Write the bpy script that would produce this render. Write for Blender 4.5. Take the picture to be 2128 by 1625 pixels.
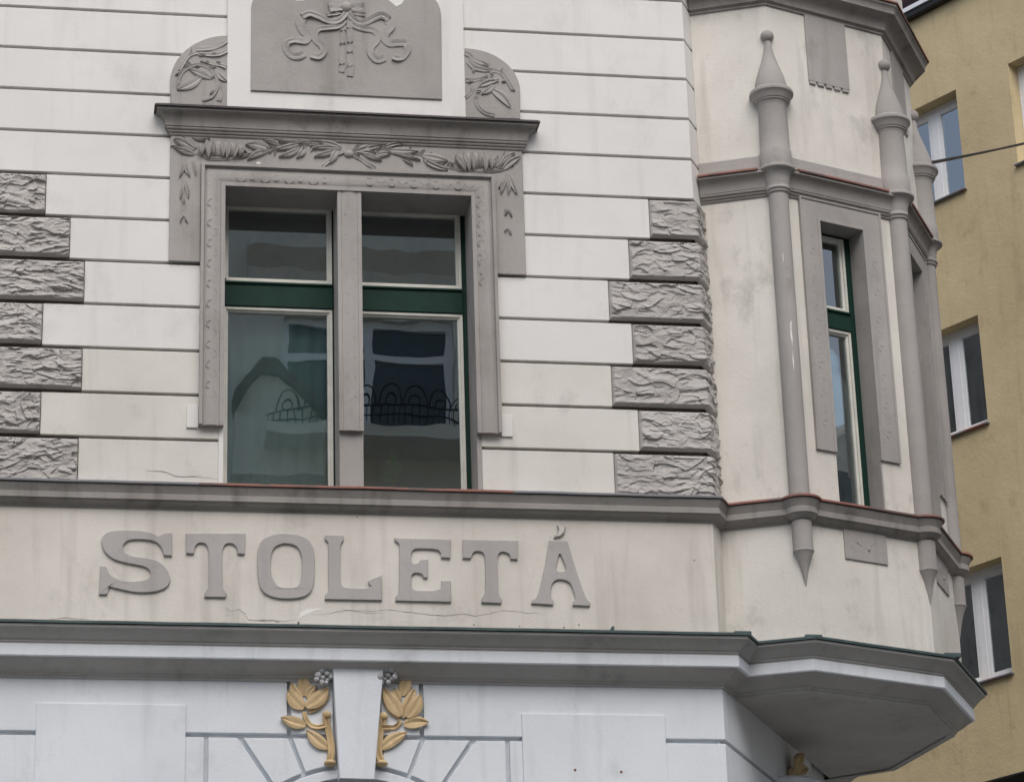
import bpy, math, random
from mathutils import Vector, Matrix, noise
from mathutils.geometry import tessellate_polygon
random.seed(7)
R = math.radians
for o in list(bpy.data.objects): bpy.data.objects.remove(o)
scene = bpy.context.scene
col = scene.collection

# ------------------------------------------------------------------ camera
IW, IH, FPX = 2128.0, 1625.0, 6108.4
YAW, PITCH, ROLL = R(9.663), R(21.946), R(-1.855)
CAM = Vector((0.0, -16.0, 1.6))
fw = Vector((math.sin(YAW)*math.cos(PITCH), math.cos(YAW)*math.cos(PITCH), math.sin(PITCH)))
rt0 = Vector((math.cos(YAW), -math.sin(YAW), 0)); up0 = rt0.cross(fw)
rt = rt0*math.cos(ROLL) + up0*math.sin(ROLL)
up = up0*math.cos(ROLL) - rt0*math.sin(ROLL)
cd = bpy.data.cameras.new('camera'); co = bpy.data.objects.new('camera', cd); col.objects.link(co)
co.matrix_world = Matrix.Translation(CAM) @ Matrix((rt, up, -fw)).transposed().to_4x4()
cd.sensor_width = 36; cd.sensor_fit = 'HORIZONTAL'; cd.lens = FPX/IW*36
cd.clip_start = .1; cd.clip_end = 2000
scene.camera = co

# ------------------------------------------------------------------ light
SUN_EL, SUN_AZ = R(50), R(178)          # azimuth clockwise from +Y: behind the camera
w = bpy.data.worlds.new('World'); scene.world = w; w.use_nodes = True
nt = w.node_tree; nt.nodes.clear()
sk = nt.nodes.new('ShaderNodeTexSky'); sk.sky_type = 'NISHITA'; sk.sun_disc = False
sk.sun_elevation = SUN_EL; sk.sun_rotation = SUN_AZ; sk.air_density = 1.0; sk.dust_density = 4.0; sk.ozone_density = 1.0
hs = nt.nodes.new('ShaderNodeHueSaturation'); hs.inputs['Saturation'].default_value = .70     # overcast: nearly grey sky
bg = nt.nodes.new('ShaderNodeBackground'); bg.inputs[1].default_value = .13
wo = nt.nodes.new('ShaderNodeOutputWorld')
nt.links.new(sk.outputs[0], hs.inputs['Color']); nt.links.new(hs.outputs[0], bg.inputs[0]); nt.links.new(bg.outputs[0], wo.inputs[0])
sl = bpy.data.lights.new('sun', 'SUN'); sl.energy = 1.2; sl.angle = R(60); sl.color = (1, .99, .98)
so = bpy.data.objects.new('sun', sl); col.objects.link(so)
sd = Vector((math.sin(SUN_AZ)*math.cos(SUN_EL), math.cos(SUN_AZ)*math.cos(SUN_EL), math.sin(SUN_EL)))
so.rotation_euler = (-sd).to_track_quat('-Z', 'Y').to_euler(); so.location = (0, -10, 40)
vs = scene.view_settings; vs.view_transform = 'Standard'; vs.look = 'None'; vs.gamma = 1; vs.exposure = .32
scene.render.engine = 'CYCLES'
scene.cycles.max_bounces = 8; scene.cycles.transparent_max_bounces = 12

# ------------------------------------------------------------------ pixels to places
def ray(u, v):
    return rt*((u-IW/2)/FPX) - up*((v-IH/2)/FPX) + fw
def at(u, v, y=0.0):                      # pixel on the upright plane y = const
    d = ray(u, v); t = (y-CAM.y)/d.y; p = CAM + d*t
    return p.x, p.z
def on(u, v, P, n):                       # pixel on the upright plane through P with normal n
    d = ray(u, v); t = (Vector(P)-CAM).dot(n)/d.dot(n)
    return CAM + d*t

# ------------------------------------------------------------------ materials
def mk(name): 
    m = bpy.data.materials.new(name); m.use_nodes = True; return m, m.node_tree
def plaster(name, c, c2, dirt=(.16,.145,.13), dirt_amt=.35, rough=.9, bump=.25, bscale=55, streak=.3, spec=.25, big=1.1):
    m, t = mk(name); N = t.nodes; L = t.links; b = N['Principled BSDF']
    g = N.new('ShaderNodeNewGeometry')
    n1 = N.new('ShaderNodeTexNoise'); n1.inputs['Scale'].default_value = big; n1.inputs['Detail'].default_value = 6; n1.inputs['Roughness'].default_value = .62
    L.new(g.outputs['Position'], n1.inputs['Vector'])
    r1 = N.new('ShaderNodeValToRGB'); r1.color_ramp.elements[0].position = .38; r1.color_ramp.elements[1].position = .68
    L.new(n1.outputs['Fac'], r1.inputs[0])
    mx = N.new('ShaderNodeMix'); mx.data_type = 'RGBA'; mx.inputs['A'].default_value = (*c, 1); mx.inputs['B'].default_value = (*c2, 1)
    L.new(r1.outputs[0], mx.inputs['Factor'])
    # blotches of grime
    n2 = N.new('ShaderNodeTexNoise'); n2.inputs['Scale'].default_value = 3.3; n2.inputs['Detail'].default_value = 9; n2.inputs['Roughness'].default_value = .68
    mp = N.new('ShaderNodeMapping'); mp.inputs['Scale'].default_value = (1, 1, .75); mp.inputs['Location'].default_value = (3.1, 1.7, 5.3)
    L.new(g.outputs['Position'], mp.inputs['Vector']); L.new(mp.outputs[0], n2.inputs['Vector'])
    r2 = N.new('ShaderNodeMapRange'); r2.inputs['From Min'].default_value = .56; r2.inputs['From Max'].default_value = .82; r2.inputs['To Max'].default_value = dirt_amt
    L.new(n2.outputs['Fac'], r2.inputs[0])
    mx2 = N.new('ShaderNodeMix'); mx2.data_type = 'RGBA'; mx2.inputs['B'].default_value = (*dirt, 1)
    L.new(mx.outputs['Result'], mx2.inputs['A']); L.new(r2.outputs[0], mx2.inputs['Factor'])
    # run-down streaks
    n3 = N.new('ShaderNodeTexNoise'); n3.inputs['Scale'].default_value = 1; n3.inputs['Detail'].default_value = 5
    mp3 = N.new('ShaderNodeMapping'); mp3.inputs['Scale'].default_value = (9, 9, .8)
    L.new(g.outputs['Position'], mp3.inputs['Vector']); L.new(mp3.outputs[0], n3.inputs['Vector'])
    r3 = N.new('ShaderNodeMapRange'); r3.inputs['From Min'].default_value = .55; r3.inputs['From Max'].default_value = .85; r3.inputs['To Max'].default_value = streak
    L.new(n3.outputs['Fac'], r3.inputs[0])
    mx3 = N.new('ShaderNodeMix'); mx3.data_type = 'RGBA'; mx3.inputs['B'].default_value = (*dirt, 1)
    L.new(mx2.outputs['Result'], mx3.inputs['A']); L.new(r3.outputs[0], mx3.inputs['Factor'])
    # fine speckle
    n4 = N.new('ShaderNodeTexNoise'); n4.inputs['Scale'].default_value = 140; n4.inputs['Detail'].default_value = 3
    L.new(g.outputs['Position'], n4.inputs['Vector'])
    r4 = N.new('ShaderNodeMapRange'); r4.inputs['To Min'].default_value = .92; r4.inputs['To Max'].default_value = 1.08
    L.new(n4.outputs['Fac'], r4.inputs[0])
    ml = N.new('ShaderNodeMix'); ml.data_type = 'RGBA'; ml.blend_type = 'MULTIPLY'; ml.inputs['Factor'].default_value = 1
    L.new(mx3.outputs['Result'], ml.inputs['A']); L.new(r4.outputs[0], ml.inputs['B'])
    L.new(ml.outputs['Result'], b.inputs['Base Color'])
    n5 = N.new('ShaderNodeTexNoise'); n5.inputs['Scale'].default_value = bscale; n5.inputs['Detail'].default_value = 5
    n6 = N.new('ShaderNodeTexNoise'); n6.inputs['Scale'].default_value = 4; n6.inputs['Detail'].default_value = 4
    L.new(g.outputs['Position'], n5.inputs['Vector']); L.new(g.outputs['Position'], n6.inputs['Vector'])
    ad = N.new('ShaderNodeMath'); ad.operation = 'MULTIPLY_ADD'; ad.inputs[1].default_value = 2.5
    L.new(n6.outputs['Fac'], ad.inputs[0]); L.new(n5.outputs['Fac'], ad.inputs[2])
    bp = N.new('ShaderNodeBump'); bp.inputs['Strength'].default_value = bump; bp.inputs['Distance'].default_value = .006
    L.new(ad.outputs[0], bp.inputs['Height']); L.new(bp.outputs[0], b.inputs['Normal'])
    b.inputs['Roughness'].default_value = rough; b.inputs['Specular IOR Level'].default_value = spec
    return m
M = {}
M['white'] = plaster('upper_wall_paint', (.73,.72,.70), (.67,.658,.635), dirt_amt=.22, streak=.2, bump=.12)
M['groove'] = plaster('sooty_joint_paint', (.32,.275,.24), (.24,.205,.18), dirt=(.09,.075,.065), dirt_amt=.6, streak=.2)
M['letter'] = plaster('letter_paint', (.43,.41,.40), (.37,.35,.34), dirt_amt=.4, streak=.3)
M['warm'] = plaster('weathered_upper_wall_paint', (.705,.685,.645), (.60,.575,.53), dirt_amt=.5, streak=.3, bump=.14)
M['frieze'] = plaster('frieze_paint', (.67,.638,.585), (.55,.515,.465), dirt_amt=.45, streak=.42)
M['oriel'] = plaster('oriel_paint', (.70,.675,.625), (.575,.548,.50), dirt_amt=.65, streak=.4)
M['gf'] = plaster('ground_floor_paint', (.735,.77,.81), (.65,.685,.725), dirt_amt=.32, streak=.3, bump=.2)
M['gray'] = plaster('grey_paint', (.385,.366,.350), (.310,.293,.278), dirt_amt=.6, streak=.5, bump=.35)
M['cornice'] = plaster('weathered_grey_paint', (.345,.325,.305), (.255,.24,.222), dirt=(.05,.045,.04), dirt_amt=.8, streak=.6, bump=.3)
M['quoin'] = plaster('rock_faced_grey_paint', (.46,.44,.42), (.385,.365,.348), dirt_amt=.35, streak=.2, bump=.5, bscale=90)
M['gfgray'] = plaster('ground_cornice_paint', (.46,.455,.44), (.37,.365,.35), dirt=(.1,.09,.08), dirt_amt=.5, streak=.3)
M['gold'] = plaster('ochre_paint', (.64,.49,.29), (.50,.37,.21), dirt=(.13,.10,.065), dirt_amt=.8, streak=.4, big=9)
M['yellow'] = plaster('ochre_render', (.60,.495,.305), (.49,.40,.24), dirt=(.28,.20,.11), dirt_amt=.6, streak=.35, bump=.5, bscale=26, big=.5)
M['grape'] = plaster('pale_grape_paint', (.52,.53,.54), (.38,.38,.39), dirt_amt=.8, big=9)
M['cream'] = plaster('opposite_facade_paint', (.74,.72,.66), (.68,.65,.6), dirt_amt=.3)
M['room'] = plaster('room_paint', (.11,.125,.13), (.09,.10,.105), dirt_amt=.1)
M['patch'] = plaster('bare_white_filler', (.78,.76,.72), (.7,.68,.64), dirt_amt=.1)
def simple(name, c, rough=.5, metal=0, spec=.5, var=.12, nscale=12):
    m, t = mk(name); N = t.nodes; L = t.links; b = N['Principled BSDF']
    g = N.new('ShaderNodeNewGeometry'); n = N.new('ShaderNodeTexNoise'); n.inputs['Scale'].default_value = nscale; n.inputs['Detail'].default_value = 6
    L.new(g.outputs['Position'], n.inputs['Vector'])
    mr = N.new('ShaderNodeMapRange'); mr.inputs['From Min'].default_value = .3; mr.inputs['From Max'].default_value = .7
    mr.inputs['To Min'].default_value = 1-var; mr.inputs['To Max'].default_value = 1+var
    L.new(n.outputs['Fac'], mr.inputs[0])
    mx = N.new('ShaderNodeMix'); mx.data_type = 'RGBA'; mx.blend_type = 'MULTIPLY'; mx.inputs['Factor'].default_value = 1; mx.inputs['A'].default_value = (*c, 1)
    L.new(mr.outputs[0], mx.inputs['B']); L.new(mx.outputs['Result'], b.inputs['Base Color'])
    b.inputs['Roughness'].default_value = rough; b.inputs['Metallic'].default_value = metal; b.inputs['Specular IOR Level'].default_value = spec
    return m
def two_tone(name, a, b_, sc, lo, hi, rough=.6):
    m, t = mk(name); N = t.nodes; L = t.links; b = N['Principled BSDF']
    g = N.new('ShaderNodeNewGeometry'); n = N.new('ShaderNodeTexNoise'); n.inputs['Scale'].default_value = sc; n.inputs['Detail'].default_value = 7
    L.new(g.outputs['Position'], n.inputs['Vector'])
    mr = N.new('ShaderNodeMapRange'); mr.inputs['From Min'].default_value = lo; mr.inputs['From Max'].default_value = hi; L.new(n.outputs['Fac'], mr.inputs[0])
    mx = N.new('ShaderNodeMix'); mx.data_type = 'RGBA'; mx.inputs['A'].default_value = (*a, 1); mx.inputs['B'].default_value = (*b_, 1)
    L.new(mr.outputs[0], mx.inputs['Factor']); L.new(mx.outputs['Result'], b.inputs['Base Color']); b.inputs['Roughness'].default_value = rough
    return m
M['rust'] = two_tone('rusty_red_sheet_metal', (.25,.105,.078), (.12,.08,.072), 5, .42, .60)
M['rustgrey'] = two_tone('worn_sheet_metal', (.17,.175,.19), (.27,.12,.09), 2.2, .55, .64)
M['greenflash'] = simple('green_sheet_metal', (.045,.075,.075), .55, var=.25)
M['darkred'] = simple('dark_red_metal', (.022,.014,.016), .5)
M['green'] = simple('dark_green_paint', (.011,.036,.027), .55, var=.1, spec=.12)
M['sash'] = simple('cream_sash_paint', (.58,.58,.53), .5, var=.08)
M['pvc'] = simple('white_plastic_frame', (.78,.80,.84), .35, var=.03)
M['black'] = simple('black_rubber', (.012,.012,.013), .6)
M['crack'] = simple('crack_shadow', (.27,.245,.22), 1, var=.4)
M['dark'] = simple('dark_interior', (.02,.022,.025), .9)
M['bluepane'] = simple('blue_grey_pane', (.07,.095,.115), .4)
M['maroon'] = simple('dark_maroon_panel', (.035,.016,.022), .6)
M['asphalt'] = simple('granite_setts', (.12,.118,.115), .9, nscale=40)
M['paving'] = simple('paving', (.28,.27,.25), .9, nscale=8)
M['iron'] = simple('black_iron', (.012,.012,.012), .5)
M['roof'] = simple('roof_tile', (.10,.05,.04), .8, nscale=5)
M['leaf'] = simple('plant_leaf', (.10,.26,.05), .5, nscale=30)
M['curtain'] = simple('sheer_curtain', (.70,.77,.76), .9, var=.06, nscale=3)
M['pot'] = simple('clay_pot', (.3,.14,.08), .8)
def glass(name, tint, refl, ior=1.5, wave=.0):
    m, t = mk(name); N = t.nodes; L = t.links; N.remove(N['Principled BSDF']); out = N['Material Output']
    tr = N.new('ShaderNodeBsdfTransparent'); tr.inputs[0].default_value = (*tint, 1)
    gl = N.new('ShaderNodeBsdfGlossy'); gl.inputs['Roughness'].default_value = .0; gl.inputs[0].default_value = (.89,.95,.96,1)
    fr = N.new('ShaderNodeFresnel'); fr.inputs[0].default_value = ior
    mr = N.new('ShaderNodeMapRange'); mr.inputs['To Min'].default_value = refl; mr.inputs['To Max'].default_value = 1; L.new(fr.outputs[0], mr.inputs[0])
    if wave:
        g = N.new('ShaderNodeNewGeometry'); n = N.new('ShaderNodeTexNoise'); n.inputs['Scale'].default_value = 1.6; n.inputs['Detail'].default_value = 2
        L.new(g.outputs['Position'], n.inputs['Vector'])
        b = N.new('ShaderNodeBump'); b.inputs['Strength'].default_value = 1; b.inputs['Distance'].default_value = wave
        L.new(n.outputs['Fac'], b.inputs['Height']); L.new(b.outputs[0], gl.inputs['Normal'])
    mx = N.new('ShaderNodeMixShader'); L.new(mr.outputs[0], mx.inputs[0]); L.new(tr.outputs[0], mx.inputs[1]); L.new(gl.outputs[0], mx.inputs[2])
    L.new(mx.outputs[0], out.inputs[0]); return m
M['glass'] = glass('old_double_glazing', (.74,.82,.82), .22, wave=.0011)
M['glass2'] = glass('new_double_glazing', (.5,.6,.62), .46)

# ------------------------------------------------------------------ mesh helpers
WLOC = {}
def tag(o, label=None, cat=None, group=None, kind=None):
    if label: o['label'] = label
    if cat: o['category'] = cat
    if group: o['group'] = group
    if kind: o['kind'] = kind
    return o
def empty(name, loc, label, cat, group=None):
    o = bpy.data.objects.new(name, None); col.objects.link(o); o.location = loc; WLOC[o.name] = Vector(loc)
    return tag(o, label, cat, group)
class MB:
    def __init__(s): s.v = []; s.f = []
    def add(s, vs, fs):
        k = len(s.v); s.v += [tuple(p) for p in vs]; s.f += [tuple(i+k for i in f) for f in fs]; return s
    def box(s, x0, x1, y0, y1, z0, z1):
        return s.add([(x0,y0,z0),(x1,y0,z0),(x1,y1,z0),(x0,y1,z0),(x0,y0,z1),(x1,y0,z1),(x1,y1,z1),(x0,y1,z1)],
                     [(0,3,2,1),(4,5,6,7),(0,1,5,4),(1,2,6,5),(2,3,7,6),(3,0,4,7)])
    def prism(s, loops, y0, y1, chamfer=0):
        """outline(s) in x,z extruded from front y0 to back y1"""
        loops = [l if i == 0 else l for i, l in enumerate(loops)]
        tris = tessellate_polygon([[Vector((p[0], p[1], 0)) for p in l] for l in loops])
        flat = [p for l in loops for p in l]; n = len(flat); k = len(s.v)
        if chamfer:
            ins = []
            for l in loops:
                m = len(l); A = sum(l[i][0]*l[(i+1) % m][1]-l[(i+1) % m][0]*l[i][1] for i in range(m))
                sg = 1 if A > 0 else -1
                if l is not loops[0]: sg = -sg
                for i in range(m):
                    a, b, c = Vector(l[i-1]), Vector(l[i]), Vector(l[(i+1) % m])
                    d1 = (b-a); d2 = (c-b)
                    d1 = d1.normalized() if d1.length > 1e-9 else d2.normalized(); d2 = d2.normalized() if d2.length > 1e-9 else d1
                    n1 = Vector((-d1.y, d1.x))*sg; n2 = Vector((-d2.y, d2.x))*sg
                    q = (n1+n2); q = q.normalized() if q.length > 1e-6 else n1
                    ins.append(b + q*chamfer/max(.5, q.dot(n1)))
            s.v += [(p[0], y0, p[1]) for p in ins]; s.v += [(p[0], y0+chamfer, p[1]) for p in flat]; s.v += [(p[0], y1, p[1]) for p in flat]
            rings = 3
        else:
            s.v += [(p[0], y0, p[1]) for p in flat]; s.v += [(p[0], y1, p[1]) for p in flat]; rings = 2
        for t in tris: s.f.append((k+t[0], k+t[1], k+t[2]))
        o = 0
        for l in loops:
            m = len(l)
            for r in range(rings-1):
                for i in range(m):
                    a, b = k+r*n+o+i, k+r*n+o+(i+1) % m
                    s.f.append((a, b, b+n, a+n))
            o += m
        return s
    def prism_z(s, poly, z0, z1):
        n = len(poly); k = len(s.v)
        s.v += [(p[0], p[1], z0) for p in poly] + [(p[0], p[1], z1) for p in poly]
        for t in tessellate_polygon([[Vector((p[0], p[1], 0)) for p in poly]]):
            s.f += [(k+t[2], k+t[1], k+t[0]), (k+n+t[0], k+n+t[1], k+n+t[2])]
        for i in range(n):
            j = (i+1) % n; s.f.append((k+i, k+j, k+n+j, k+n+i))
        return s
    def sweep(s, path, prof, cap=True):
        """moulding: profile (out, z) run along a plan path, outside to the right of travel"""
        P = [Vector(p) for p in path]; n = len(P); k = len(s.v); m = len(prof)
        for i in range(n):
            d1 = (P[i]-P[i-1]).normalized() if i else (P[1]-P[0]).normalized()
            d2 = (P[i+1]-P[i]).normalized() if i < n-1 else d1
            n1 = Vector((d1.y, -d1.x)); n2 = Vector((d2.y, -d2.x)); q = (n1+n2).normalized(); q = q/max(.3, q.dot(n1))
            for o, z in prof: s.v.append((P[i].x+q.x*o, P[i].y+q.y*o, z))
        for i in range(n-1):
            for j in range(m-1):
                a = k+i*m+j; s.f.append((a, a+m, a+m+1, a+1))
        if cap:
            tr = tessellate_polygon([[Vector((o, z, 0)) for o, z in prof]])
            for t in tr: s.f.append((k+t[0], k+t[1], k+t[2])); s.f.append((k+(n-1)*m+t[2], k+(n-1)*m+t[1], k+(n-1)*m+t[0]))
        return s
    def sweep_xz(s, path, prof, cap=True):
        """frame moulding in the wall plane: profile (inset, y), inside to the right of travel"""
        P = [Vector(p) for p in path]; n = len(P); k = len(s.v); m = len(prof)
        for i in range(n):
            d1 = (P[i]-P[i-1]).normalized() if i else (P[1]-P[0]).normalized()
            d2 = (P[i+1]-P[i]).normalized() if i < n-1 else d1
            n1 = Vector((d1.y, -d1.x)); n2 = Vector((d2.y, -d2.x)); q = (n1+n2).normalized(); q = q/max(.3, q.dot(n1))
            for o, y in prof: s.v.append((P[i].x+q.x*o, y, P[i].y+q.y*o))
        for i in range(n-1):
            for j in range(m-1):
                a = k+i*m+j; s.f.append((a, a+1, a+m+1, a+m))
        if cap:
            tr = tessellate_polygon([[Vector((o, y, 0)) for o, y in prof]])
            for t in tr: s.f.append((k+t[0], k+t[1], k+t[2])); s.f.append((k+(n-1)*m+t[2], k+(n-1)*m+t[1], k+(n-1)*m+t[0]))
        return s
    def lathe(s, c, prof, n=32):
        k = len(s.v); m = len(prof)
        for i in range(n):
            a = 2*math.pi*i/n
            for r, z in prof: s.v.append((c[0]+r*math.cos(a), c[1]+r*math.sin(a), z))
        for i in range(n):
            for j in range(m-1):
                a = k+i*m+j; b = k+((i+1) % n)*m+j; s.f.append((a, b, b+1, a+1))
        return s
    def tube(s, pts, r, n=8):
        P = [Vector(p) for p in pts]; k = len(s.v)
        for i, p in enumerate(P):
            d = (P[min(i+1, len(P)-1)]-P[max(i-1, 0)]).normalized()
            a = d.cross(Vector((0, 0, 1))); a = a.normalized() if a.length > .05 else d.cross(Vector((0, 1, 0))).normalized(); b = d.cross(a)
            rr = r[i] if isinstance(r, (list, tuple)) else r
            for j in range(n):
                t = 2*math.pi*j/n; s.v.append(tuple(p+a*rr*math.cos(t)+b*rr*math.sin(t)))
        for i in range(len(P)-1):
            for j in range(n):
                a = k+i*n+j; b = k+i*n+(j+1) % n; s.f.append((a, b, b+n, a+n))
        s.f.append(tuple(k+j for j in range(n))); s.f.append(tuple(k+(len(P)-1)*n+j for j in reversed(range(n))))
        return s
    def ball(s, c, r, n=12, m=8, sq=(1, 1, 1)):
        k = len(s.v)
        for i in range(m+1):
            p = math.pi*i/m
            for j in range(n):
                t = 2*math.pi*j/n
                s.v.append((c[0]+sq[0]*r*math.sin(p)*math.cos(t), c[1]+sq[1]*r*math.sin(p)*math.sin(t), c[2]+sq[2]*r*math.cos(p)))
        for i in range(m):
            for j in range(n):
                a = k+i*n+j; b = k+i*n+(j+1) % n; s.f.append((a, a+n, b+n, b))
        return s
    def ribbon(s, pts, wd, y, h, taper=False):
        """raised band along x,z points, lying on the plane y, rounded across"""
        P = spline(pts); n = len(P); k = len(s.v)
        cs = [(-1, 0), (-.96, .55), (-.45, .72), (0, .5), (.45, .8), (.96, 1), (1, 0)]
        for i, p in enumerate(P):
            d = (P[min(i+1, n-1)]-P[max(i-1, 0)]).normalized(); q = Vector((-d.y, d.x)); t = i/(n-1)
            ww = (wd[0]+(wd[1]-wd[0])*t if isinstance(wd, tuple) else wd)/2
            if taper: ww *= max(.15, math.sin(math.pi*min(1, .12+.88*t)**.8) if t > .5 else 1)
            hh = h*(.75+.25*math.sin(t*math.pi*3))
            for a, b in cs: s.v.append((p.x+q.x*ww*a, y-hh*b, p.y+q.y*ww*a))
        m = len(cs)
        for i in range(n-1):
            for j in range(m-1):
                a = k+i*m+j; s.f.append((a, a+1, a+m+1, a+m))
        s.f.append(tuple(range(k, k+m))); s.f.append(tuple(range(k+(n-1)*m, k+n*m)))
        return s
    def leaf(s, b, t, wd, y, h, lift=0, bend=0, cup=False):
        """almond leaf with a sunk midrib from base b to tip t (x,z) on the plane y"""
        B = Vector(b); T = Vector(t); L = (T-B).length; d = (T-B)/L; q = Vector((-d.y, d.x)); k = len(s.v); n = 9
        cs = [(-1, 0), (-.99, .85), (-.5, .8), (0, .38), (.5, 1), (.99, .7), (1, 0)] if cup else [(-1, 0), (-.97, .7), (-.5, 1), (0, .55), (.5, .9), (.97, .6), (1, 0)]
        for i in range(n+1):
            u = i/n; ww = wd/2*max(.03, math.sin(math.pi*min(1, (.06+.94*u))**.9)**.75); hh = h*(.55+.45*math.sin(math.pi*u)) + lift*u
            c = B + d*L*u + q*bend*math.sin(math.pi*u)
            for a, e in cs: s.v.append((c.x+q.x*ww*a, y-hh*e, c.y+q.y*ww*a))
        m = len(cs)
        for i in range(n):
            for j in range(m-1):
                a = k+i*m+j; s.f.append((a, a+1, a+m+1, a+m))
        s.f.append(tuple(range(k, k+m))); s.f.append(tuple(range(k+n*m, k+(n+1)*m)))
        return s
    def build(s, name, mat, parent=None, mx=None, smooth=False, bevel=0, kind=None, label=None):
        V = [Vector(p) for p in s.v]
        if mx is not None: V = [mx @ p for p in V]
        lo = Vector((min(p.x for p in V), min(p.y for p in V), min(p.z for p in V))); hi = Vector((max(p.x for p in V), max(p.y for p in V), max(p.z for p in V)))
        c = Vector(((lo.x+hi.x)/2, (lo.y+hi.y)/2, lo.z))
        me = bpy.data.meshes.new(name); me.from_pydata([tuple(p-c) for p in V], [], s.f); me.validate(); 
        import bmesh
        bm = bmesh.new(); bm.from_mesh(me); bmesh.ops.recalc_face_normals(bm, faces=bm.faces); bm.to_mesh(me); bm.free()
        me.materials.append(mat)
        o = bpy.data.objects.new(name, me); col.objects.link(o); WLOC[o.name] = c
        o.location = c
        if parent: o.parent = parent; o.location = c - WLOC[parent.name]
        if smooth:
            for p in me.polygons: p.use_smooth = True
            if smooth != 'all':
                me.set_sharp_from_angle(angle=R(smooth if smooth > 1 else 40))
        if bevel:
            b = o.modifiers.new('bevel', 'BEVEL'); b.width = bevel; b.segments = 2; b.limit_method = 'ANGLE'; b.angle_limit = R(40); b.harden_normals = False
        if kind: o['kind'] = kind
        if label: o['label'] = label
        return o
def spline(pts, k=8):
    P = [Vector(p) for p in pts]
    if len(P) < 3: return [P[0].lerp(P[-1], i/k) for i in range(k+1)]
    out = []
    for i in range(len(P)-1):
        p0 = P[max(i-1, 0)]; p1 = P[i]; p2 = P[i+1]; p3 = P[min(i+2, len(P)-1)]
        for j in range(k):
            t = j/k
            out.append(.5*((2*p1)+(p2-p0)*t+(2*p0-5*p1+4*p2-p3)*t*t+(3*p1-p0-3*p2+p3)*t**3))
    out.append(P[-1]); return out
def closed_spline(pts, k=4):
    P = [Vector(p) for p in pts]; n = len(P); out = []
    for i in range(n):
        p0, p1, p2, p3 = P[i-1], P[i], P[(i+1) % n], P[(i+2) % n]
        for j in range(k):
            t = j/k; out.append(.5*((2*p1)+(p2-p0)*t+(2*p0-5*p1+4*p2-p3)*t*t+(3*p1-p0-3*p2+p3)*t**3))
    return out
def zoomer(u0, v0, sc, y):
    return lambda x, z: at(u0+x/sc, v0+z/sc, y)
def frame_at(P, ang):                     # local frame: x along the facet, y inwards, z up
    return Matrix.Translation((P[0], P[1], 0)) @ Matrix.Rotation(ang, 4, 'Z')

# ------------------------------------------------------------------ ground (below the picture)
m = MB(); m.add([(-600,-600,0),(600,-600,0),(600,600,0),(-600,600,0)], [(0,1,2,3)]); tag(m.build('street', M['asphalt']), kind='structure')
m = MB(); m.box(-60, 9, -3.2, .5, .004, .13); tag(m.build('pavement', M['paving'], bevel=.01), kind='structure')

# ------------------------------------------------------------------ plan of the corner house
C0 = Vector((3.90, 0)); U60 = Vector((math.cos(R(60)), math.sin(R(60))))
P0 = Vector((3.982, .142)); P1 = Vector((4.432, -.040)); P2 = P1 + .905*Vector((math.cos(R(20)), math.sin(R(20))))
CL = .775
P3 = P2 + CL*U60; MID = (P2+P3)/2
def mir(p): return p - 2*((p-MID).dot(U60))*U60
P4, P5, C1 = mir(P1), mir(P0), mir(C0)
XL = -6.0
END = C1 + 30*Vector((math.cos(R(120)), math.sin(R(120))))
PATH = [Vector((XL, 0)), C0, P0, P1, P2, P3, P4, P5, C1, END]
house = empty('corner_house', (1.75, .6, 0), 'pale grey and white corner house with a raised STOLETÁ sign and a corner oriel', 'building')
GZ = lambda i: 1.6 + 16*(.5607 - i*.017496)      # groove heights
GH = .0185

def wallboxes(name, mat, x0, x1, y0, y1, z0, z1, holes, parent):
    """a wall of boxes round rectangular holes (x0,x1,z0,z1)"""
    m = MB(); hs_ = sorted(holes); x = x0
    for a, b, c, d in hs_:
        m.box(x, a, y0, y1, z0, z1); m.box(a, b, y0, y1, z0, c); m.box(a, b, y0, y1, d, z1); x = b
    m.box(x, x1, y0, y1, z0, z1); return m
# backing wall behind the courses, with the double window opening
OXL, OXR, OZB, OZT = 1.012, 2.505, 7.49, 9.405
m = wallboxes('wall', None, XL, C0.x-.05, .045, .40, 6.3, 22.5, [(OXL-.012, OXR+.012, OZB, OZT)], house)
m.prism_z([(C0.x-.05,.045),(C0.x-.028,.045),(P0.x-.055,P0.y+.01),(4.2,.75),(C0.x-.05,.75)], 6.3, 22.5)
m.build('wall', M['groove'], house)
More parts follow.
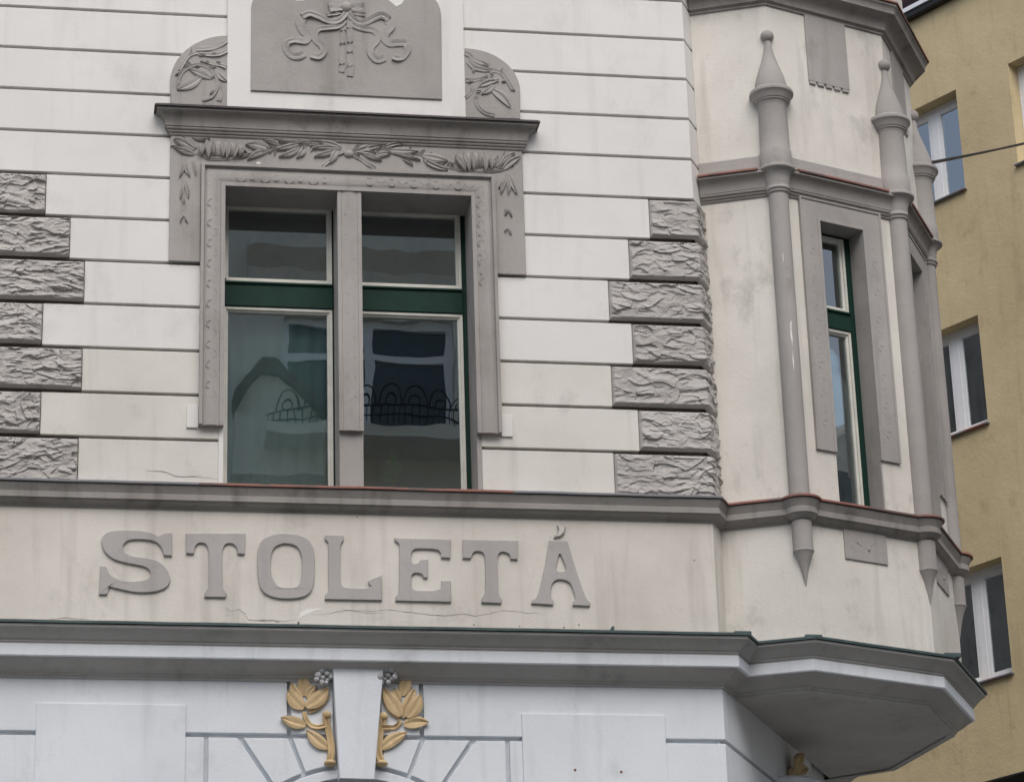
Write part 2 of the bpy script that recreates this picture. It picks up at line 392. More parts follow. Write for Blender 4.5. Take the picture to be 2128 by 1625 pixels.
# rusticated plaster courses: each band a piece of its own
qr = [95,145,175,88,170,84,162]; ql = [1350,1308,1266,1315,1272,1328,1277]
def qedge(i, right):
    z = (GZ(i)+GZ(i-1))/2; v = 400+ (i-4.5)*88
    return at(ql[i-5], 418+(i-5)*87+45)[0] if right else at(qr[i-5], 360+(i-5)*91+45)[0]
def corner_poly(xa, d=0):
    """plan of a band that runs from xa to the corner and round it"""
    n60 = Vector((U60.y, -U60.x))
    return [(xa, -d), (C0.x+d*math.tan(R(30)), -d), tuple(P0+n60*d), tuple(P0+Vector((-.09,.045))), (C0.x-.055, .06), (xa, .06)]
for i in range(-41, 12):
    z1 = GZ(i-1)-GH/2; z0 = GZ(i)+GH/2
    if i == 11: z0 = 7.47
    if i >= 5: q0, q1 = qedge(i, False), qedge(i, True)
    crosses = z0 < OZT
    if not crosses:
        m = MB()
        poly = corner_poly(XL); m.prism_z(poly, z0, z1)
        m.build('wall_course', M['white'], house, bevel=.003)
    else:
        xa = q0 if i >= 5 else XL; zt = min(z1, 99)
        m = MB(); m.box(xa+.0015, OXL-.028, 0, .06, z0, zt)
        wm = M['warm'] if i >= 9 else M['white']; m.build('wall_course', wm, house, bevel=.003)
        m = MB()
        if i >= 5: m.box(OXR+.028, q1-.0015, 0, .06, z0, zt)
        else: m.prism_z(corner_poly(OXR+.028), z0, zt)
        m.build('wall_course', wm, house, bevel=.003)
# rock-faced quoins
def rock_field(seed, amp, fx):
    """chiselled stone: slanting ledges that overhang below and fade in and out, over broad hollows"""
    N_ = lambda a, b, k: noise.noise(Vector((a, b, seed*5.3+k)))
    def facet_(s, z, kx, kz, k):
        d, p = noise.voronoi(Vector((s*kx+.25*N_(s*14, z*14, k), z*kz+.25*N_(s*14, z*14, k+1), seed*2.1+k)))
        q = p[0]; a_ = 9.7*math.sin(q.x*12.9+q.y*78.2+k)*43.7; b_ = 7.1*math.sin(q.x*39.3+q.y*11.1+k)*61.3
        gx = (a_-math.floor(a_))*2-1; gz = (b_-math.floor(b_))*2-1.35
        return gx*(s*kx-q.x)*.5+gz*(z*kz-q.y) + .5*(gx*gz)
    def f(s, z):
        sl = .55*math.tanh(4*N_(s*3.1, z*3.5, 0))
        q = z + sl*s*.6 + .022*N_(s*7, z*9, 1) + .006*N_(s*26, z*30, 2)
        p = q*fx + .8*N_(s*5, z*3, 3); fr = p-math.floor(p)
        saw = (1-fr)**1.5 if fr > .05 else (fr/.05)
        g = min(1, max(0, .32+1.9*N_(s*8, z*16, 4+math.floor(p)*3.7)))
        p2 = (z - sl*s*.5)*fx*1.9 + 1.1*N_(s*9, z*7, 8); f2 = p2-math.floor(p2)
        g2 = min(1, max(0, .05+1.6*N_(s*12, z*20, 9+math.floor(p2)*2.3)))
        return amp*(.62*facet_(s, z, 8, 17, 21) + .28*facet_(s, z, 19, 34, 31) + .75*saw*g + .5*((1-f2)**1.4 if f2 > .07 else f2/.07)*g2 + .3*N_(s*6, z*8, 11) + .18*N_(s*30, z*40, 12) + .07*N_(s*95, z*115, 13))
    return f
def quoin(i, right):
    z0 = GZ(i)+GH/2+.004; z1 = GZ(i-1)-GH/2-.004
    if i == 11: z0 = 7.475
    if right: xa = qedge(i, True); L1 = C0.x-xa; L2 = (P0-C0).length+.03; total = L1+L2
    else: xb = qedge(i, False); xa = xb-.62+(.12 if i % 2 else 0); total = L1 = xb-xa; L2 = 0
    ns = max(12, int(total/.005)); nz = int((z1-z0)/.005); g = rock_field(i*1.37+(50.3 if right else 3.1), .0128 if right else .0170, 11 if right else 15)
    V = []; n60 = Vector((U60.y, -U60.x)); ncor = Vector((math.sin(R(30)), -math.cos(R(30))))
    base = .03
    for a in range(ns+1):
        s = total*a/ns
        for b in range(nz+1):
            z = z0+(z1-z0)*b/nz
            ed = min(s if True else 9, z-z0, z1-z, (total-s) if not right else 9)
            k = min(1, max(0, ed/.016)); k = k*k*(3-2*k)
            d = .004 + (base*.55 + base*.0)*k + g(s, z-z0)*k*1.15
            if ed <= 1e-6: d = -.012
            if s <= L1: p = Vector((xa+s, 0)); nn = Vector((0, -1)); t = max(0, 1-(L1-s)/.03)
            else: p = C0+U60*(s-L1); nn = n60; t = max(0, 1-(s-L1)/.03)
            nn = nn.lerp(ncor*(1/math.cos(R(30))), t*.8)
            q = p + nn*d; V.append((q.x, q.y, z))
    F = []
    for a in range(ns):
        for b in range(nz):
            k = a*(nz+1)+b; F.append((k, k+nz+1, k+nz+2, k+1))
    m = MB(); m.add(V, F); o = m.build('quoin', M['quoin'], house, smooth=22); 
for i in range(5, 12): quoin(i, True); quoin(i, False)
# plain courses left of the left-hand quoins
for i in range(5, 12):
    z1 = GZ(i-1)-GH/2; z0 = GZ(i)+GH/2 if i < 11 else 7.47
    m = MB(); m.box(XL, qedge(i, False)-.62+(.12 if i % 2 else 0), 0, .06, z0, z1); m.build('wall_course', M['white'], house, bevel=.003)

# ------------------------------------------------------------------ the double window and its surround
YG = .25
G = M['gray']
fr = [(.681,8.897),(.681,9.73),(2.832,9.73),(2.832,8.892),(2.650,8.892),(2.650,9.545),(.866,9.545),(.866,8.897)]
m = MB(); m.prism([fr], -.02, .004, .003); panel = m.build('surround_panel', G, house)
arch_prof = [(0,.02),(0,-.058),(.019,-.058),(.024,-.037),(.032,-.036),(.045,-.042),(.07,-.047),(.095,-.045),(.112,-.038),(.117,-.036),(.12,-.044),(.145,-.044),(.145,.262)]
m = MB(); m.sweep_xz([(.867,7.852),(.867,9.541),(2.650,9.541),(2.650,7.852)], arch_prof); arch = m.build('architrave', G, house, smooth=30)
# below the legs plain reveals go down to the sill
m = MB(); m.box(.9845, 1.012, -.0015, .30, 7.478, 7.851); m.build('reveal', M['white'], house)
m = MB(); m.box(2.505, 2.5325, -.0015, .30, 7.478, 7.851); m.build('reveal', M['gray'], house)
# mullion pier: plain post with a decorated pilaster strip on it
m = MB(); m.box(1.690, 1.829, -.004, .30, 7.478, 9.40); pier = m.build('mullion_pier', G, house, bevel=.003)
mp_ = [(0,-.004),(0,-.034),(.022,-.036),(.026,-.031),(.05,-.037),(.0725,-.039),(.095,-.037),(.119,-.031),(.123,-.036),(.145,-.034),(.145,-.004)]
m = MB(); k = len(m.v)
for z in (7.845, 9.398):
    for o_, y in mp_: m.v.append((1.687+o_, y, z))
for j in range(len(mp_)-1): m.f.append((j, j+1, j+1+len(mp_), j+len(mp_)))
m.f.append(tuple(range(len(mp_)))); m.build('pilaster_strip', G, house, smooth=30)
# little blocks at the feet of the strips
for x0, x1, zc in ((.892,.985,7.875),(2.532,2.625,7.875)):
    m = MB(); c = (x0+x1)/2; m.add([(x0,-.036,zc),(x1,-.036,zc),(x1,-.036,zc+.085),(x0,-.036,zc+.085),(c,-.048,zc+.03)], [(0,1,4),(1,2,4),(2,3,4),(3,0,4)]); m.build('foot_block', G, house)
m = MB(); m.box(*[at(388,860,-.012)[0], .866], -.012, .004, at(390,888,-.012)[1], at(390,841,-.012)[1]); m.build('wall_patch', M['white'], house, bevel=.002)
m = MB(); m.box(2.652, at(1065,880,-.012)[0], -.012, .004, at(1060,907,-.012)[1], at(1060,862,-.012)[1]); m.build('wall_patch', M['white'], house, bevel=.002)

def casement(parent, mx, x0, x1, z0, z1, ztr0, ztr1, glassmat, gt=.05, st=.030, d=.0, left_green=True, top_green=.02):
    """green fixed frame with a transom, two cream sashes and their panes; y=0 is the frame face"""
    m = MB(); gl = gt if left_green else .012
    m.box(x0, x0+gl, 0, .07, z0, z1); m.box(x1-gt, x1, 0, .07, z0, z1); m.box(x0+gl, x1-gt, 0, .07, z1-top_green, z1); m.box(x0+gl, x1-gt, 0, .07, z0, z0+.02)
    m.box(x0+gl, x1-gt, -.022, .07, ztr0, ztr1); m.box(x0+gl, x1-gt, -.034, .0, ztr1-.018, ztr1-.004)
    wf = m.build('window', M['green'], parent, mx, bevel=.003)
    for a, b in ((z0+.02, ztr0-.003), (ztr1+.002, z1-top_green-.002)):
        X0, X1 = x0+gl+.003, x1-gt-.003; m = MB()
        m.sweep_xz([(X0,a),(X0,b),(X1,b),(X1,a),(X0,a)], [(0,.05),(0,-.012),(st*.55,-.012),(st*.62,-.004),(st,.004),(st,.05)], cap=False)
        # square off the closing mitre
        sa = m.build('sash', M['sash'], wf, mx)
        m = MB(); m.box(X0+st-.004, X1-st+.004, .018, .022, a+st*.4, b-st+.004); m.build('pane', glassmat, wf, mx)
    return wf
GF = Matrix.Translation((0, YG, 0))
xs = lambda u, v: at(u, v, YG)[0]
zs = lambda u, v: at(u, v, YG)[1]
win_z1 = zs(600,424); tr1, tr0 = zs(580,590), zs(580,641)
casement(house, GF, OXL-.005, 1.700, 7.455, win_z1, tr0, tr1, M['glass'], gt=.018, left_green=False)
casement(house, GF, 1.815, OXR+.006, 7.455, win_z1, tr0, tr1, M['glass'], gt=.034, left_green=False)
m = MB(); m.box(OXL-.02, OXR+.02, YG+.0, .42, win_z1+.001, OZT+.02); m.build('window_head', M['dark'], house)

# hood over the window
hood_path = [(.681,.01),(.681,-.02),(2.832,-.02),(2.832,.01)]
def hood_prof():
    p = [(0,9.728)]
    for k in range(3): p += [(.006+k*.010,9.728+k*.0165),(.010+k*.010,9.734+k*.0165),(.010+k*.010,9.742+k*.0165),(.004+k*.010,9.7445+k*.0165)]
    for k in range(8): t = k/7; p.append((.034+.05*(1-math.cos(t*math.pi/2)), 9.780+.083*math.sin(t*math.pi/2)))
    p += [(.088,9.864),(.088,9.878),(0,9.88)]
    return p
m = MB(); m.sweep(hood_path, hood_prof()); hood = m.build('window_hood', M['cornice'], house, smooth=30)
m = MB(); m.sweep(hood_path, [(.0,9.945),(.092,9.896),(.103,9.884),(.103,9.8785),(.0,9.8795)]); m.build('hood_flashing', M['darkred'], house)
# panel over the hood
m = MB(); m.box(1.018, 2.487, -.03, .004, 9.90, 12.6); m.build('raised_panel', M['white'], house, bevel=.004)
yp = -.03
gp = [at(521,190,yp),at(918,209,yp),at(917,80,yp)]
gp += [at(872+44*math.cos(a), 34-48*math.sin(a), yp) for a in [R(x) for x in range(0, 160, 15)]]
gp += [at(823,15,yp)] + [at(x, 15-.0075*(823-x)*(x-615)*.55, yp) for x in range(810, 620, -15)] + [at(615,3,yp)]
gp += [at(568+46*math.cos(a), 20-48*math.sin(a), yp) for a in [R(x) for x in range(25, 181, 15)]]
m = MB(); m.prism([gp], -.042, -.028, .003); m.build('inset_panel', G, house)
# bow and ribbons on it
Z4 = zoomer(560, 0, 6.26, -.042)
bow = MB(); bow.ball((*[Z4(998,105)[0]], -.044, Z4(998,105)[1]), .0385, 16, 10, (1,.75,1)); bow = bow.build('bow_relief', G, house, smooth='all')
sw = 1/(6.26*350)
def rib(pts, wd, h=.014, nm='ribbon', parent=None, taper=False, zf=Z4, y=-.042, mat=None):
    k_ = 1.4 if zf is Z4 else 1; wd = tuple(q*k_ for q in wd) if isinstance(wd, tuple) else wd*k_
    m = MB(); m.ribbon([zf(*p) for p in pts], wd, y, h*(.8 if zf is Z4 else 1), taper); return m.build(nm, mat or G, parent or bow, smooth=28)
rib([(1000,160),(960,230),(880,285),(770,280),(640,225),(520,190),(425,225)], (.028,.034), .026)
rib([(428,232),(400,310),(435,400),(500,470),(470,535),(400,535),(330,525)], (.044,.032), .014)
rib([(330,530),(235,560),(215,640),(280,725),(370,745),(455,705)], (.03,.034), .02)
rib([(985,270),(900,350),(760,370),(640,385),(590,450),(600,530),(680,600),(700,680),(640,745),(540,720)], (.026,.034), .018)
rib([(1010,160),(1060,240),(1140,300),(1240,300),(1360,245),(1460,215),(1555,265)], (.028,.034), .026)
rib([(1550,270),(1575,350),(1510,430),(1490,500),(1560,570),(1660,570),(1780,570)], (.044,.032), .016)
rib([(1775,580),(1790,660),(1740,740),(1670,765),(1605,745)], (.03,.034), .02)
rib([(1040,290),(1120,350),(1230,385),(1340,400),(1410,460),(1390,540),(1320,620),(1320,710),(1400,790),(1500,760)], (.026,.034), .016)
for sgn in (-1, 1):
    rib([(998+sgn*40,125),(998+sgn*130,110),(998+sgn*225,120)], (.03,.05), .026, 'bow_loop')
    rib([(998+sgn*60,185),(998+sgn*140,190),(998+sgn*250,205)], (.012,.02), .02, 'bow_loop')
rib([(955,300),(948,420),(955,560),(940,700),(945,840),(935,945)], (.024,.026), .012, 'ribbon_tail')
rib([(1045,230),(1040,380),(1050,560),(1040,700),(1052,860),(1045,1000)], (.026,.028), .016, 'ribbon_tail')
for x0, yy in ((955,415),(1043,385),(950,580),(1047,565),(1043,695),(942,850),(1047,880)):
    rib([(x0-38,yy),(x0,yy+6),(x0+38,yy-4)], .008, .019, 'ribbon_fold')
# scroll wings beside the panel
def wing(px, zf, curls, leaves):
    m = MB(); m.prism([[at(*p, -.026) for p in px]], -.026, .004, .004); o = m.build('scroll_wing', G, house)
    for pts, wd, h in curls: rib(pts, wd, h, 'scroll', o, zf=zf, y=-.025)
    xs_ = [p for c_ in curls for p in c_[0][1:-1]]
    for p in xs_:
        a_ = WX.uniform(0, 6.28); ln = WX.uniform(90, 170); q = (p[0]+ln*math.cos(a_), p[1]+ln*math.sin(a_))
        if 200 < q[0] < 1150 and 350 < q[1] < 1350 and abs(q[0]-750) + abs(q[1]-900) < 700: leaves = list(leaves)+[(p, q, .018, WX.uniform(-.006,.006))]
    for b, t, w_, bend in leaves:
        m = MB(); m.leaf(zf(*b), zf(*t), w_, -.025, .011, .004, bend, True); m.build('leaf', G, o, smooth=24)
WX = random.Random(11)
arc = lambda cx, cy, rx, ry, a0, a1: [(cx+rx*math.cos(R(a0+(a1-a0)*k/12)), cy-ry*math.sin(R(a0+(a1-a0)*k/12))) for k in range(13)]
ZL = zoomer(330, 60, 9.03, -.026); ZR = zoomer(950, 80, 9.03, -.026)
wing([(355,222)]+arc(471,170,117,96,180,92)+[(473,73),(473,228)], ZL,
  [([(1270,230),(1150,310),(960,375),(700,390)], .03, .01), ([(1270,420),(1120,490),(900,490),(740,455),(560,520),(440,700),(390,790)], (.03,.02), .013),
   ([(1270,730),(1160,690),(960,650),(780,600)], (.03,.012), .012), ([(370,1130),(370,980),(450,820),(620,710),(780,685),(920,730),(1040,850),(1100,1000),(1080,1150),(990,1290),(820,1350)], (.022,.016), .013),
   ([(1130,1010),(1150,1180),(1130,1360)], (.02,.03), .012)],
  [((800,900),(340,1160),.06,.012), ((980,940),(560,760),.045,.0), ((1110,830),(1280,1000),.035,-.008)])
wing([(966,245)]+[(961.5,100)]+arc(962,190,119,90,85,0)+[(1081,248)], ZR,
  [([(130,280),(240,330),(300,400),(460,470),(600,520)], .03, .01), ([(200,450),(320,560),(500,605),(660,610),(820,655),(930,790),(990,890),(1040,990)], (.03,.02), .013),
   ([(160,800),(300,795),(430,770),(580,715)], (.03,.012), .012), ([(780,805),(600,770),(430,850),(340,1000),(340,1150),(400,1300),(520,1410),(700,1455)], (.016,.022), .013),
   ([(150,1120),(250,1040),(300,910)], .02, .01)],
  [((660,970),(1000,1310),.06,.014), ((700,880),(450,1060),.04,.006), ((420,900),(780,790),.04,.006)])
# garland in the frieze over the window
yf = -.02
g5 = zoomer(340, 260, 5.6, yf); g6 = zoomer(720, 260, 5.456, yf)
gm = MB(); gm.ball((at(725,321,yf)[0], yf, at(725,321,yf)[1]), .03, 14, 8, (1.1,.7,.8)); garland = gm.build('garland', G, house, smooth='all')
def gl_(zf, items, sc, nm='leaf', h=.02):
    for b, t, w_ in items:
        m = MB(); m.leaf(zf(*b), zf(*t), w_/sc/350*1.3, yf+.002, h*.8, .008, random.uniform(-.012,.012), random.random() < .5); m.build(nm, G, garland, smooth=24)
gl_(g5, [((370,285),(125,165),95),((365,345),(115,260),60),((385,275),(215,135),55),((330,150),(540,165),35),((1240,285),(950,235),100),((1225,300),(970,415),65),((1010,355),(860,390),30),
 ((1350,245),(1150,195),45),((1600,215),(1290,300),55),((1600,205),(1330,195),40),((1580,270),(1340,375),60),((1640,255),(1545,390),65),((1720,215),(1560,225),45),((2070,270),(1800,205),65),((2060,285),(1740,280),50),((2000,300),(1750,375),55),((2020,290),(1935,455),65)], 5.6)
gl_(g6, [((100,300),(270,225),60),((90,310),(400,245),50),((170,310),(400,410),50),((130,300),(330,330),40),((320,360),(500,335),65),((460,290),(815,305),75),((510,300),(840,405),48),((640,390),(755,465),26),((420,270),(640,225),40),
 ((860,350),(1150,415),90),((870,395),(1150,520),48),((1680,475),(1790,310),55),((1695,480),(1910,320),60),((1780,505),(1970,365),65),((1640,500),(1720,360),45)], 5.456)
for zf, sc, cx, cy, bands in ((g5,5.6,690,285,[((500,190),(520,405),62),((575,185),(575,375),40),((680,200),(690,385),66),((760,205),(730,410),60),((850,230),(815,405),60),((920,270),(880,380),50),((430,230),(440,370),60)]),
                              (g6,5.456,1440,410,[((1235,355),(1350,545),70),((1330,330),(1390,545),66),((1420,320),(1440,530),60),((1500,320),(1500,480),45),((1560,330),(1575,550),60),((1630,370),(1640,520),50)])):
    m = MB(); c = zf(cx, cy); m.ball((c[0], yf+.006, c[1]), .086, 20, 12, (1.55, .30, .62)); m.build('bound_sheaf', G, garland, smooth='all')
    for a, b, w_ in bands:
        m = MB(); m.leaf(zf(*a), zf(*b), w_/sc/350*1.1, yf-.014, .02, .004, .004); m.build('leaf', G, garland, smooth=50)
rib([(2115,310),(2000,360),(1920,430),(1850,485)], (.016,.022), .014, 'ribbon', garland, zf=g5, y=yf)
rib([(50,340),(150,390),(240,450),(320,495)], (.016,.024), .014, 'ribbon', garland, zf=g6, y=yf)
m = MB(); c = g6(1195,445); m.ball((c[0], yf-.02, c[1]), .014, 10, 6); m.build('berry', G, garland, smooth='all')
rib([(380,330),(480,380),(560,405),(760,400),(900,380),(1010,340),(1240,295),(1400,240),(1700,230),(2050,280)], .012, .012, 'stem', garland, zf=g5, y=yf)
rib([(60,320),(200,280),(460,285),(840,340),(1000,440),(1250,510),(1400,545),(1650,535),(1790,510)], .012, .012, 'stem', garland, zf=g6, y=yf)
def filler(zf, path, n, sc):
    P = spline(path, 10)
    for k in range(n):
        i = random.randrange(1, len(P)-1); p = P[i]; d = (P[i+1]-P[i-1]).normalized(); sg = random.choice((-1, 1)); a_ = sg*R(random.uniform(20, 60))
        dr = Vector((d.x*math.cos(a_)-d.y*math.sin(a_), d.x*math.sin(a_)+d.y*math.cos(a_)))*(1 if path[0][0] < path[-1][0] else 1)*(-1 if zf is g5 else 1)
        ln = random.uniform(50, 115); t = p+dr*ln
        if not (150 < t.y < 500): continue
        m = MB(); m.leaf(zf(*p), zf(*t), ln*.3/sc/350, yf+.003, random.uniform(.008,.014), .006, random.uniform(-.008,.008), random.random() < .5); m.build('leaf', G, garland, smooth=24)
filler(g5, [(960,330),(1240,290),(1400,240),(1700,230),(2050,280)], 52, 5.6)
filler(g6, [(60,320),(200,280),(460,285),(840,340),(1000,440),(1200,470)], 52, 5.456)
filler(g5, [(150,230),(380,300)], 14, 5.6); filler(g6, [(1650,500),(1900,400)], 14, 5.456)
# falling drops on the side strips
gl_(g6, [((1815,550),(1750,790),48),((1830,560),(1835,800),42),((1840,560),(1935,795),46),((1800,570),(1720,720),30),((1830,950),(1790,1030),22),((1840,950),(1880,1050),22),((1800,940),(1815,1000),20),((1830,1180),(1800,1230),18),((1830,1180),(1870,1250),18)], 5.456, h=.014)
gl_(g5, [((240,390),(180,620),40),((250,390),(310,610),42),((330,420),(375,600),26),((235,650),(190,870),34),((245,650),(290,860),34),((240,800),(240,925),26),((240,1060),(195,1150),16),((245,1060),(285,1150),16)], 5.6, h=.012)
# faint scrolls on the architrave and pilaster
def curl(cx, cy, r_, a0, a1, y, wd=.007, h=.006, parent=None):
    pts = [(cx+r_*(1-.35*k/10)*math.cos(R(a0+(a1-a0)*k/10)), cy+r_*(1-.35*k/10)*math.sin(R(a0+(a1-a0)*k/10))) for k in range(11)]
    m = MB(); m.ribbon([at(*p, y) for p in pts], wd, y+.001, h); m.build('scroll', G, parent or arch, smooth=50)
for k in range(5):
    u = 768+k*46; v = 381+k*2.2
    curl(u, v-4, 8, 40, 330, -.046, .006, .0035); curl(u+22, v-12, 13, 15, 165, -.046, .006, .0035)
for k in range(4):
    u = 500+k*50; v = 371+k*2
    curl(u, v-5, 12, 10, 170, -.046, .005, .003); curl(u+24, v-3, 6, 30, 330, -.046, .005, .003)
for k in range(10):
    v = 405+k*20
    curl(998+k*.6, v, 7, (-60, 120)[k % 2], (200, 380)[k % 2], -.046, .006, .0035)
for k in range(22):
    v = 420+k*20.5; u = 724+k*.42
    curl(u+(-4 if k % 2 else 4), v, 8, (90, -90)[k % 2], (330, 150)[k % 2], -.037, .0055, .003, pier)
for k in range(20):
    v = 420+k*21; curl(442-k*.2+(3 if k % 2 else -3), v, 8, (90,-90)[k % 2], (300,130)[k % 2], -.046, .005, .0025)
# paint chip
m = MB(); c = at(537,340,-.02); m.ball((c[0], -.02, c[1]), .013, 8, 6, (1.1,.3,.7)); m.build('paint_chip', M['patch'], house)

# ------------------------------------------------------------------ sill cornice running round the corner
SILL = [(0,7.338),(.010,7.338),(.012,7.346),(.026,7.351),(.040,7.362),(.050,7.376),(.056,7.379),(.056,7.410),(.052,7.414),(.056,7.424),(.064,7.440),(.070,7.452),(.072,7.462),(0,7.464)]
m = MB(); m.sweep(PATH[:9], [(-.03,7.338)]+SILL+[(-.03,7.464)]); sillc = m.build('sill_cornice', M['cornice'], house, smooth=30)
def rag(m, amt, seed):                    # sheet-metal edges are never quite straight
    m.v = [(x, y, z+amt*noise.noise(Vector((x*3, y*3, seed)))) for x, y, z in m.v]; return m
def subdiv(path, step=.12):
    out = []
    for a, b in zip(path, path[1:]):
        n = max(1, int((b-a).length/step)); out += [a.lerp(b, k/n) for k in range(n)]
    return out+[path[-1]]
for pth, mt in (([Vector((XL,0)), Vector((.87,0))], 'rustgrey'), ([Vector((.872,0)), Vector((2.70,0))], 'rust'), ([Vector((2.702,0)), C0, P0], 'rustgrey')):
    m = MB(); m.sweep(subdiv(pth), [(-.02,7.502),(.076,7.482),(.0845,7.475),(.0845,7.4655),(-.02,7.466)]); rag(m,.004,1).build('sill_flashing', M[mt], house)
for k, (a, b) in enumerate(((P0,P1),(P1,P2),(P2,P3),(P3,P4),(P4,P5))):
    m = MB(); d = (b-a).normalized()
    m.sweep(subdiv([a+d*(.03 if k == 0 else .05), b-d*.05]), [(-.02,7.500),(.076,7.482),(.0845,7.475),(.0845,7.4655),(-.02,7.466)]); rag(m,.004,k+3).build('sill_flashing', M['rust'], house)
# frieze with the sign
m = MB(); m.sweep(PATH[:3], [(-.05,6.5),(-.0,6.5),(0,7.342),(-.05,7.342)]); m.build('frieze', M['frieze'], house)

# letters
def letter(outl, zf, holes=(), smooth_all=False):
    ls = [[Vector(zf(*p)) for p in l] for l in [outl]+list(holes)]
    if smooth_all: ls = [closed_spline(l) for l in ls]
    m = MB(); m.prism([[tuple(p) for p in l] for l in ls], -.015, .004, .003); return m.build('letter', M['letter'], house)
def rnd_corners(pts, keep):
    """spline through runs of points, hard corners where listed"""
    n = len(pts); ks = sorted(keep); out = []
    for a, b in zip(ks, ks[1:]+[ks[0]+n]):
        seg = [pts[i % n] for i in range(a, b+1)]
        if len(seg) == 2: out.append(seg[0])
        else: out += [tuple(p) for p in spline(seg, 4)][:-1]
    return out
z7 = zoomer(0, 960, 2.444, -.012); z8 = zoomer(700, 960, 2.444, -.012)
S_ = [(835,362),(872,358),(873,476),(833,474),(822,440),(800,412),(760,397),(690,393),(645,402),(624,428),(634,458),(675,478),(740,486),(805,505),(848,545),(864,592),(852,628),(815,650),(760,661),(690,661),(620,648),(556,632),(543,672),(502,672),(510,528),(540,530),(556,566),(592,592),(640,604),(700,604),(748,592),(765,568),(752,542),(718,527),(650,514),(580,494),(535,458),(516,412),(520,380),(548,356),(600,347),(700,348),(765,358),(805,376)]
letter(rnd_corners(S_, [0,1,2,3,21,22,23,24,25,43]), z7)
T_ = [(945,362),(1246,362),(1243,468),(1207,466),(1202,435),(1178,414),(1146,418),(1131,448),(1128,500),(1130,620),(1136,645),(1151,665),(1147,687),(1038,685),(1040,662),(1054,642),(1059,615),(1060,500),(1058,445),(1042,415),(1012,411),(991,430),(985,466),(945,464)]
letter(rnd_corners(T_, [0,1,2,3,11,12,13,14,22,23]), z7)
O_ = [(1345,385),(1400,366),(1460,363),(1530,375),(1575,405),(1595,460),(1597,560),(1590,630),(1560,675),(1500,692),(1420,692),(1360,675),(1325,640),(1310,570),(1308,470),(1320,415)]
Oi = [(1455,414),(1500,425),(1525,455),(1535,510),(1530,590),(1510,630),(1470,641),(1420,632),(1390,600),(1375,550),(1375,490),(1390,440),(1420,420)]
letter(O_, z7, [Oi], True)
L_ = [(1650,370),(1745,373),(1745,398),(1731,420),(1728,480),(1729,600),(1740,630),(1785,639),(1850,641),(1885,632),(1870,612),(1878,598),(1938,575),(1940,702),(1650,697),(1652,672),(1667,652),(1668,600),(1668,430),(1664,406),(1650,392)]
letter(rnd_corners(L_, [0,1,2,9,12,13,14,15,20]), z7)
E_ = [(292,385),(578,393),(576,488),(530,485),(526,460),(500,444),(405,441),(380,460),(378,500),(392,515),(412,512),(425,497),(463,492),(462,589),(440,586),(432,570),(405,563),(381,574),(376,620),(388,645),(420,651),(490,652),(526,640),(532,602),(578,602),(580,711),(298,704),(300,680),(314,660),(317,600),(318,440),(312,412),(295,400)]
letter(rnd_corners(E_, [0,1,2,3,12,13,14,23,24,25,26,27,32]), z8)
T2 = [(640,393),(920,399),(918,495),(882,492),(876,470),(852,457),(827,462),(816,490),(816,560),(820,650),(826,680),(839,698),(835,717),(735,713),(737,690),(750,668),(755,640),(755,560),(752,485),(740,460),(715,453),(692,462),(681,489),(640,488)]
letter(rnd_corners(T2, [0,1,2,3,11,12,13,14,22,23]), z8)
A_ = [(1080,398),(1170,402),(1200,500),(1250,650),(1272,698),(1288,712),(1285,731),(1198,727),(1200,708),(1212,695),(1202,655),(1186,617),(1155,599),(1120,598),(1096,615),(1086,650),(1088,688),(1101,704),(1098,725),(988,718),(991,700),(1012,688),(1032,635),(1060,510)]
Ai = [(1132,466),(1147,492),(1163,535),(1158,551),(1139,556),(1119,552),(1115,535),(1122,492)]
m_ = [Vector(z8(*p)) for p in rnd_corners(A_, [0,1,5,6,7,8,18,19,20])]
m = MB(); m.prism([[tuple(p) for p in m_], [tuple(p) for p in closed_spline([Vector(z8(*p)) for p in Ai])]], -.015, .004, .003); la = m.build('letter', M['letter'], house)
ac = [(1118,320),(1162,328),(1157,358),(1137,379),(1103,384),(1104,374),(1120,364),(1126,342)]
m = MB(); m.prism([[z8(*p) for p in ac]], -.015, .004, .003); m.build('letter_accent', M['letter'], la)
ac2 = [(1124,326),(1155,331),(1150,356),(1133,373),(1116,377),(1126,366),(1131,345)]
m = MB(); m.prism([[z8(*p) for p in ac2]], -.018, -.012); m.build('accent_face', M['frieze'], la)

# ------------------------------------------------------------------ ground-floor cornice
n_in = [Vector((XL,0)), C0]
IN = -.085
def offs(P, d):
    out = []
    for i in range(len(P)):
        d1 = (P[i]-P[i-1]).normalized() if i else (P[1]-P[0]).normalized(); d2 = (P[i+1]-P[i]).normalized() if i < len(P)-1 else d1
        n1 = Vector((d1.y,-d1.x)); n2 = Vector((d2.y,-d2.x)); q = (n1+n2).normalized(); out.append(P[i]+q*d/max(.3,q.dot(n1)))
    return out
OR = offs([P0,P1,P2,P3,P4,P5], IN)
def line_x(p, d, q, e):
    t = ((q.x-p.x)*e.y-(q.y-p.y)*e.x)/(d.x*e.y-d.y*e.x); return p+d*t
OR[0] = line_x(C0, U60, OR[1], OR[1]-OR[0]); OR[5] = line_x(C0, U60, OR[4], OR[4]-OR[5])
GPATH = [Vector((XL,0)), C0] + OR + [C1, END]
GC_low = [(-.04,6.324),(.010,6.324),(.012,6.338),(.022,6.341),(.024,6.352),(.034,6.356),(.05,6.364),(.075,6.384),(.098,6.402),(.112,6.412),(.112,6.4135),(-.04,6.414)]
GC_fas = [(-.04,6.4145),(.128,6.4145),(.132,6.420),(.132,6.484),(-.04,6.484)]
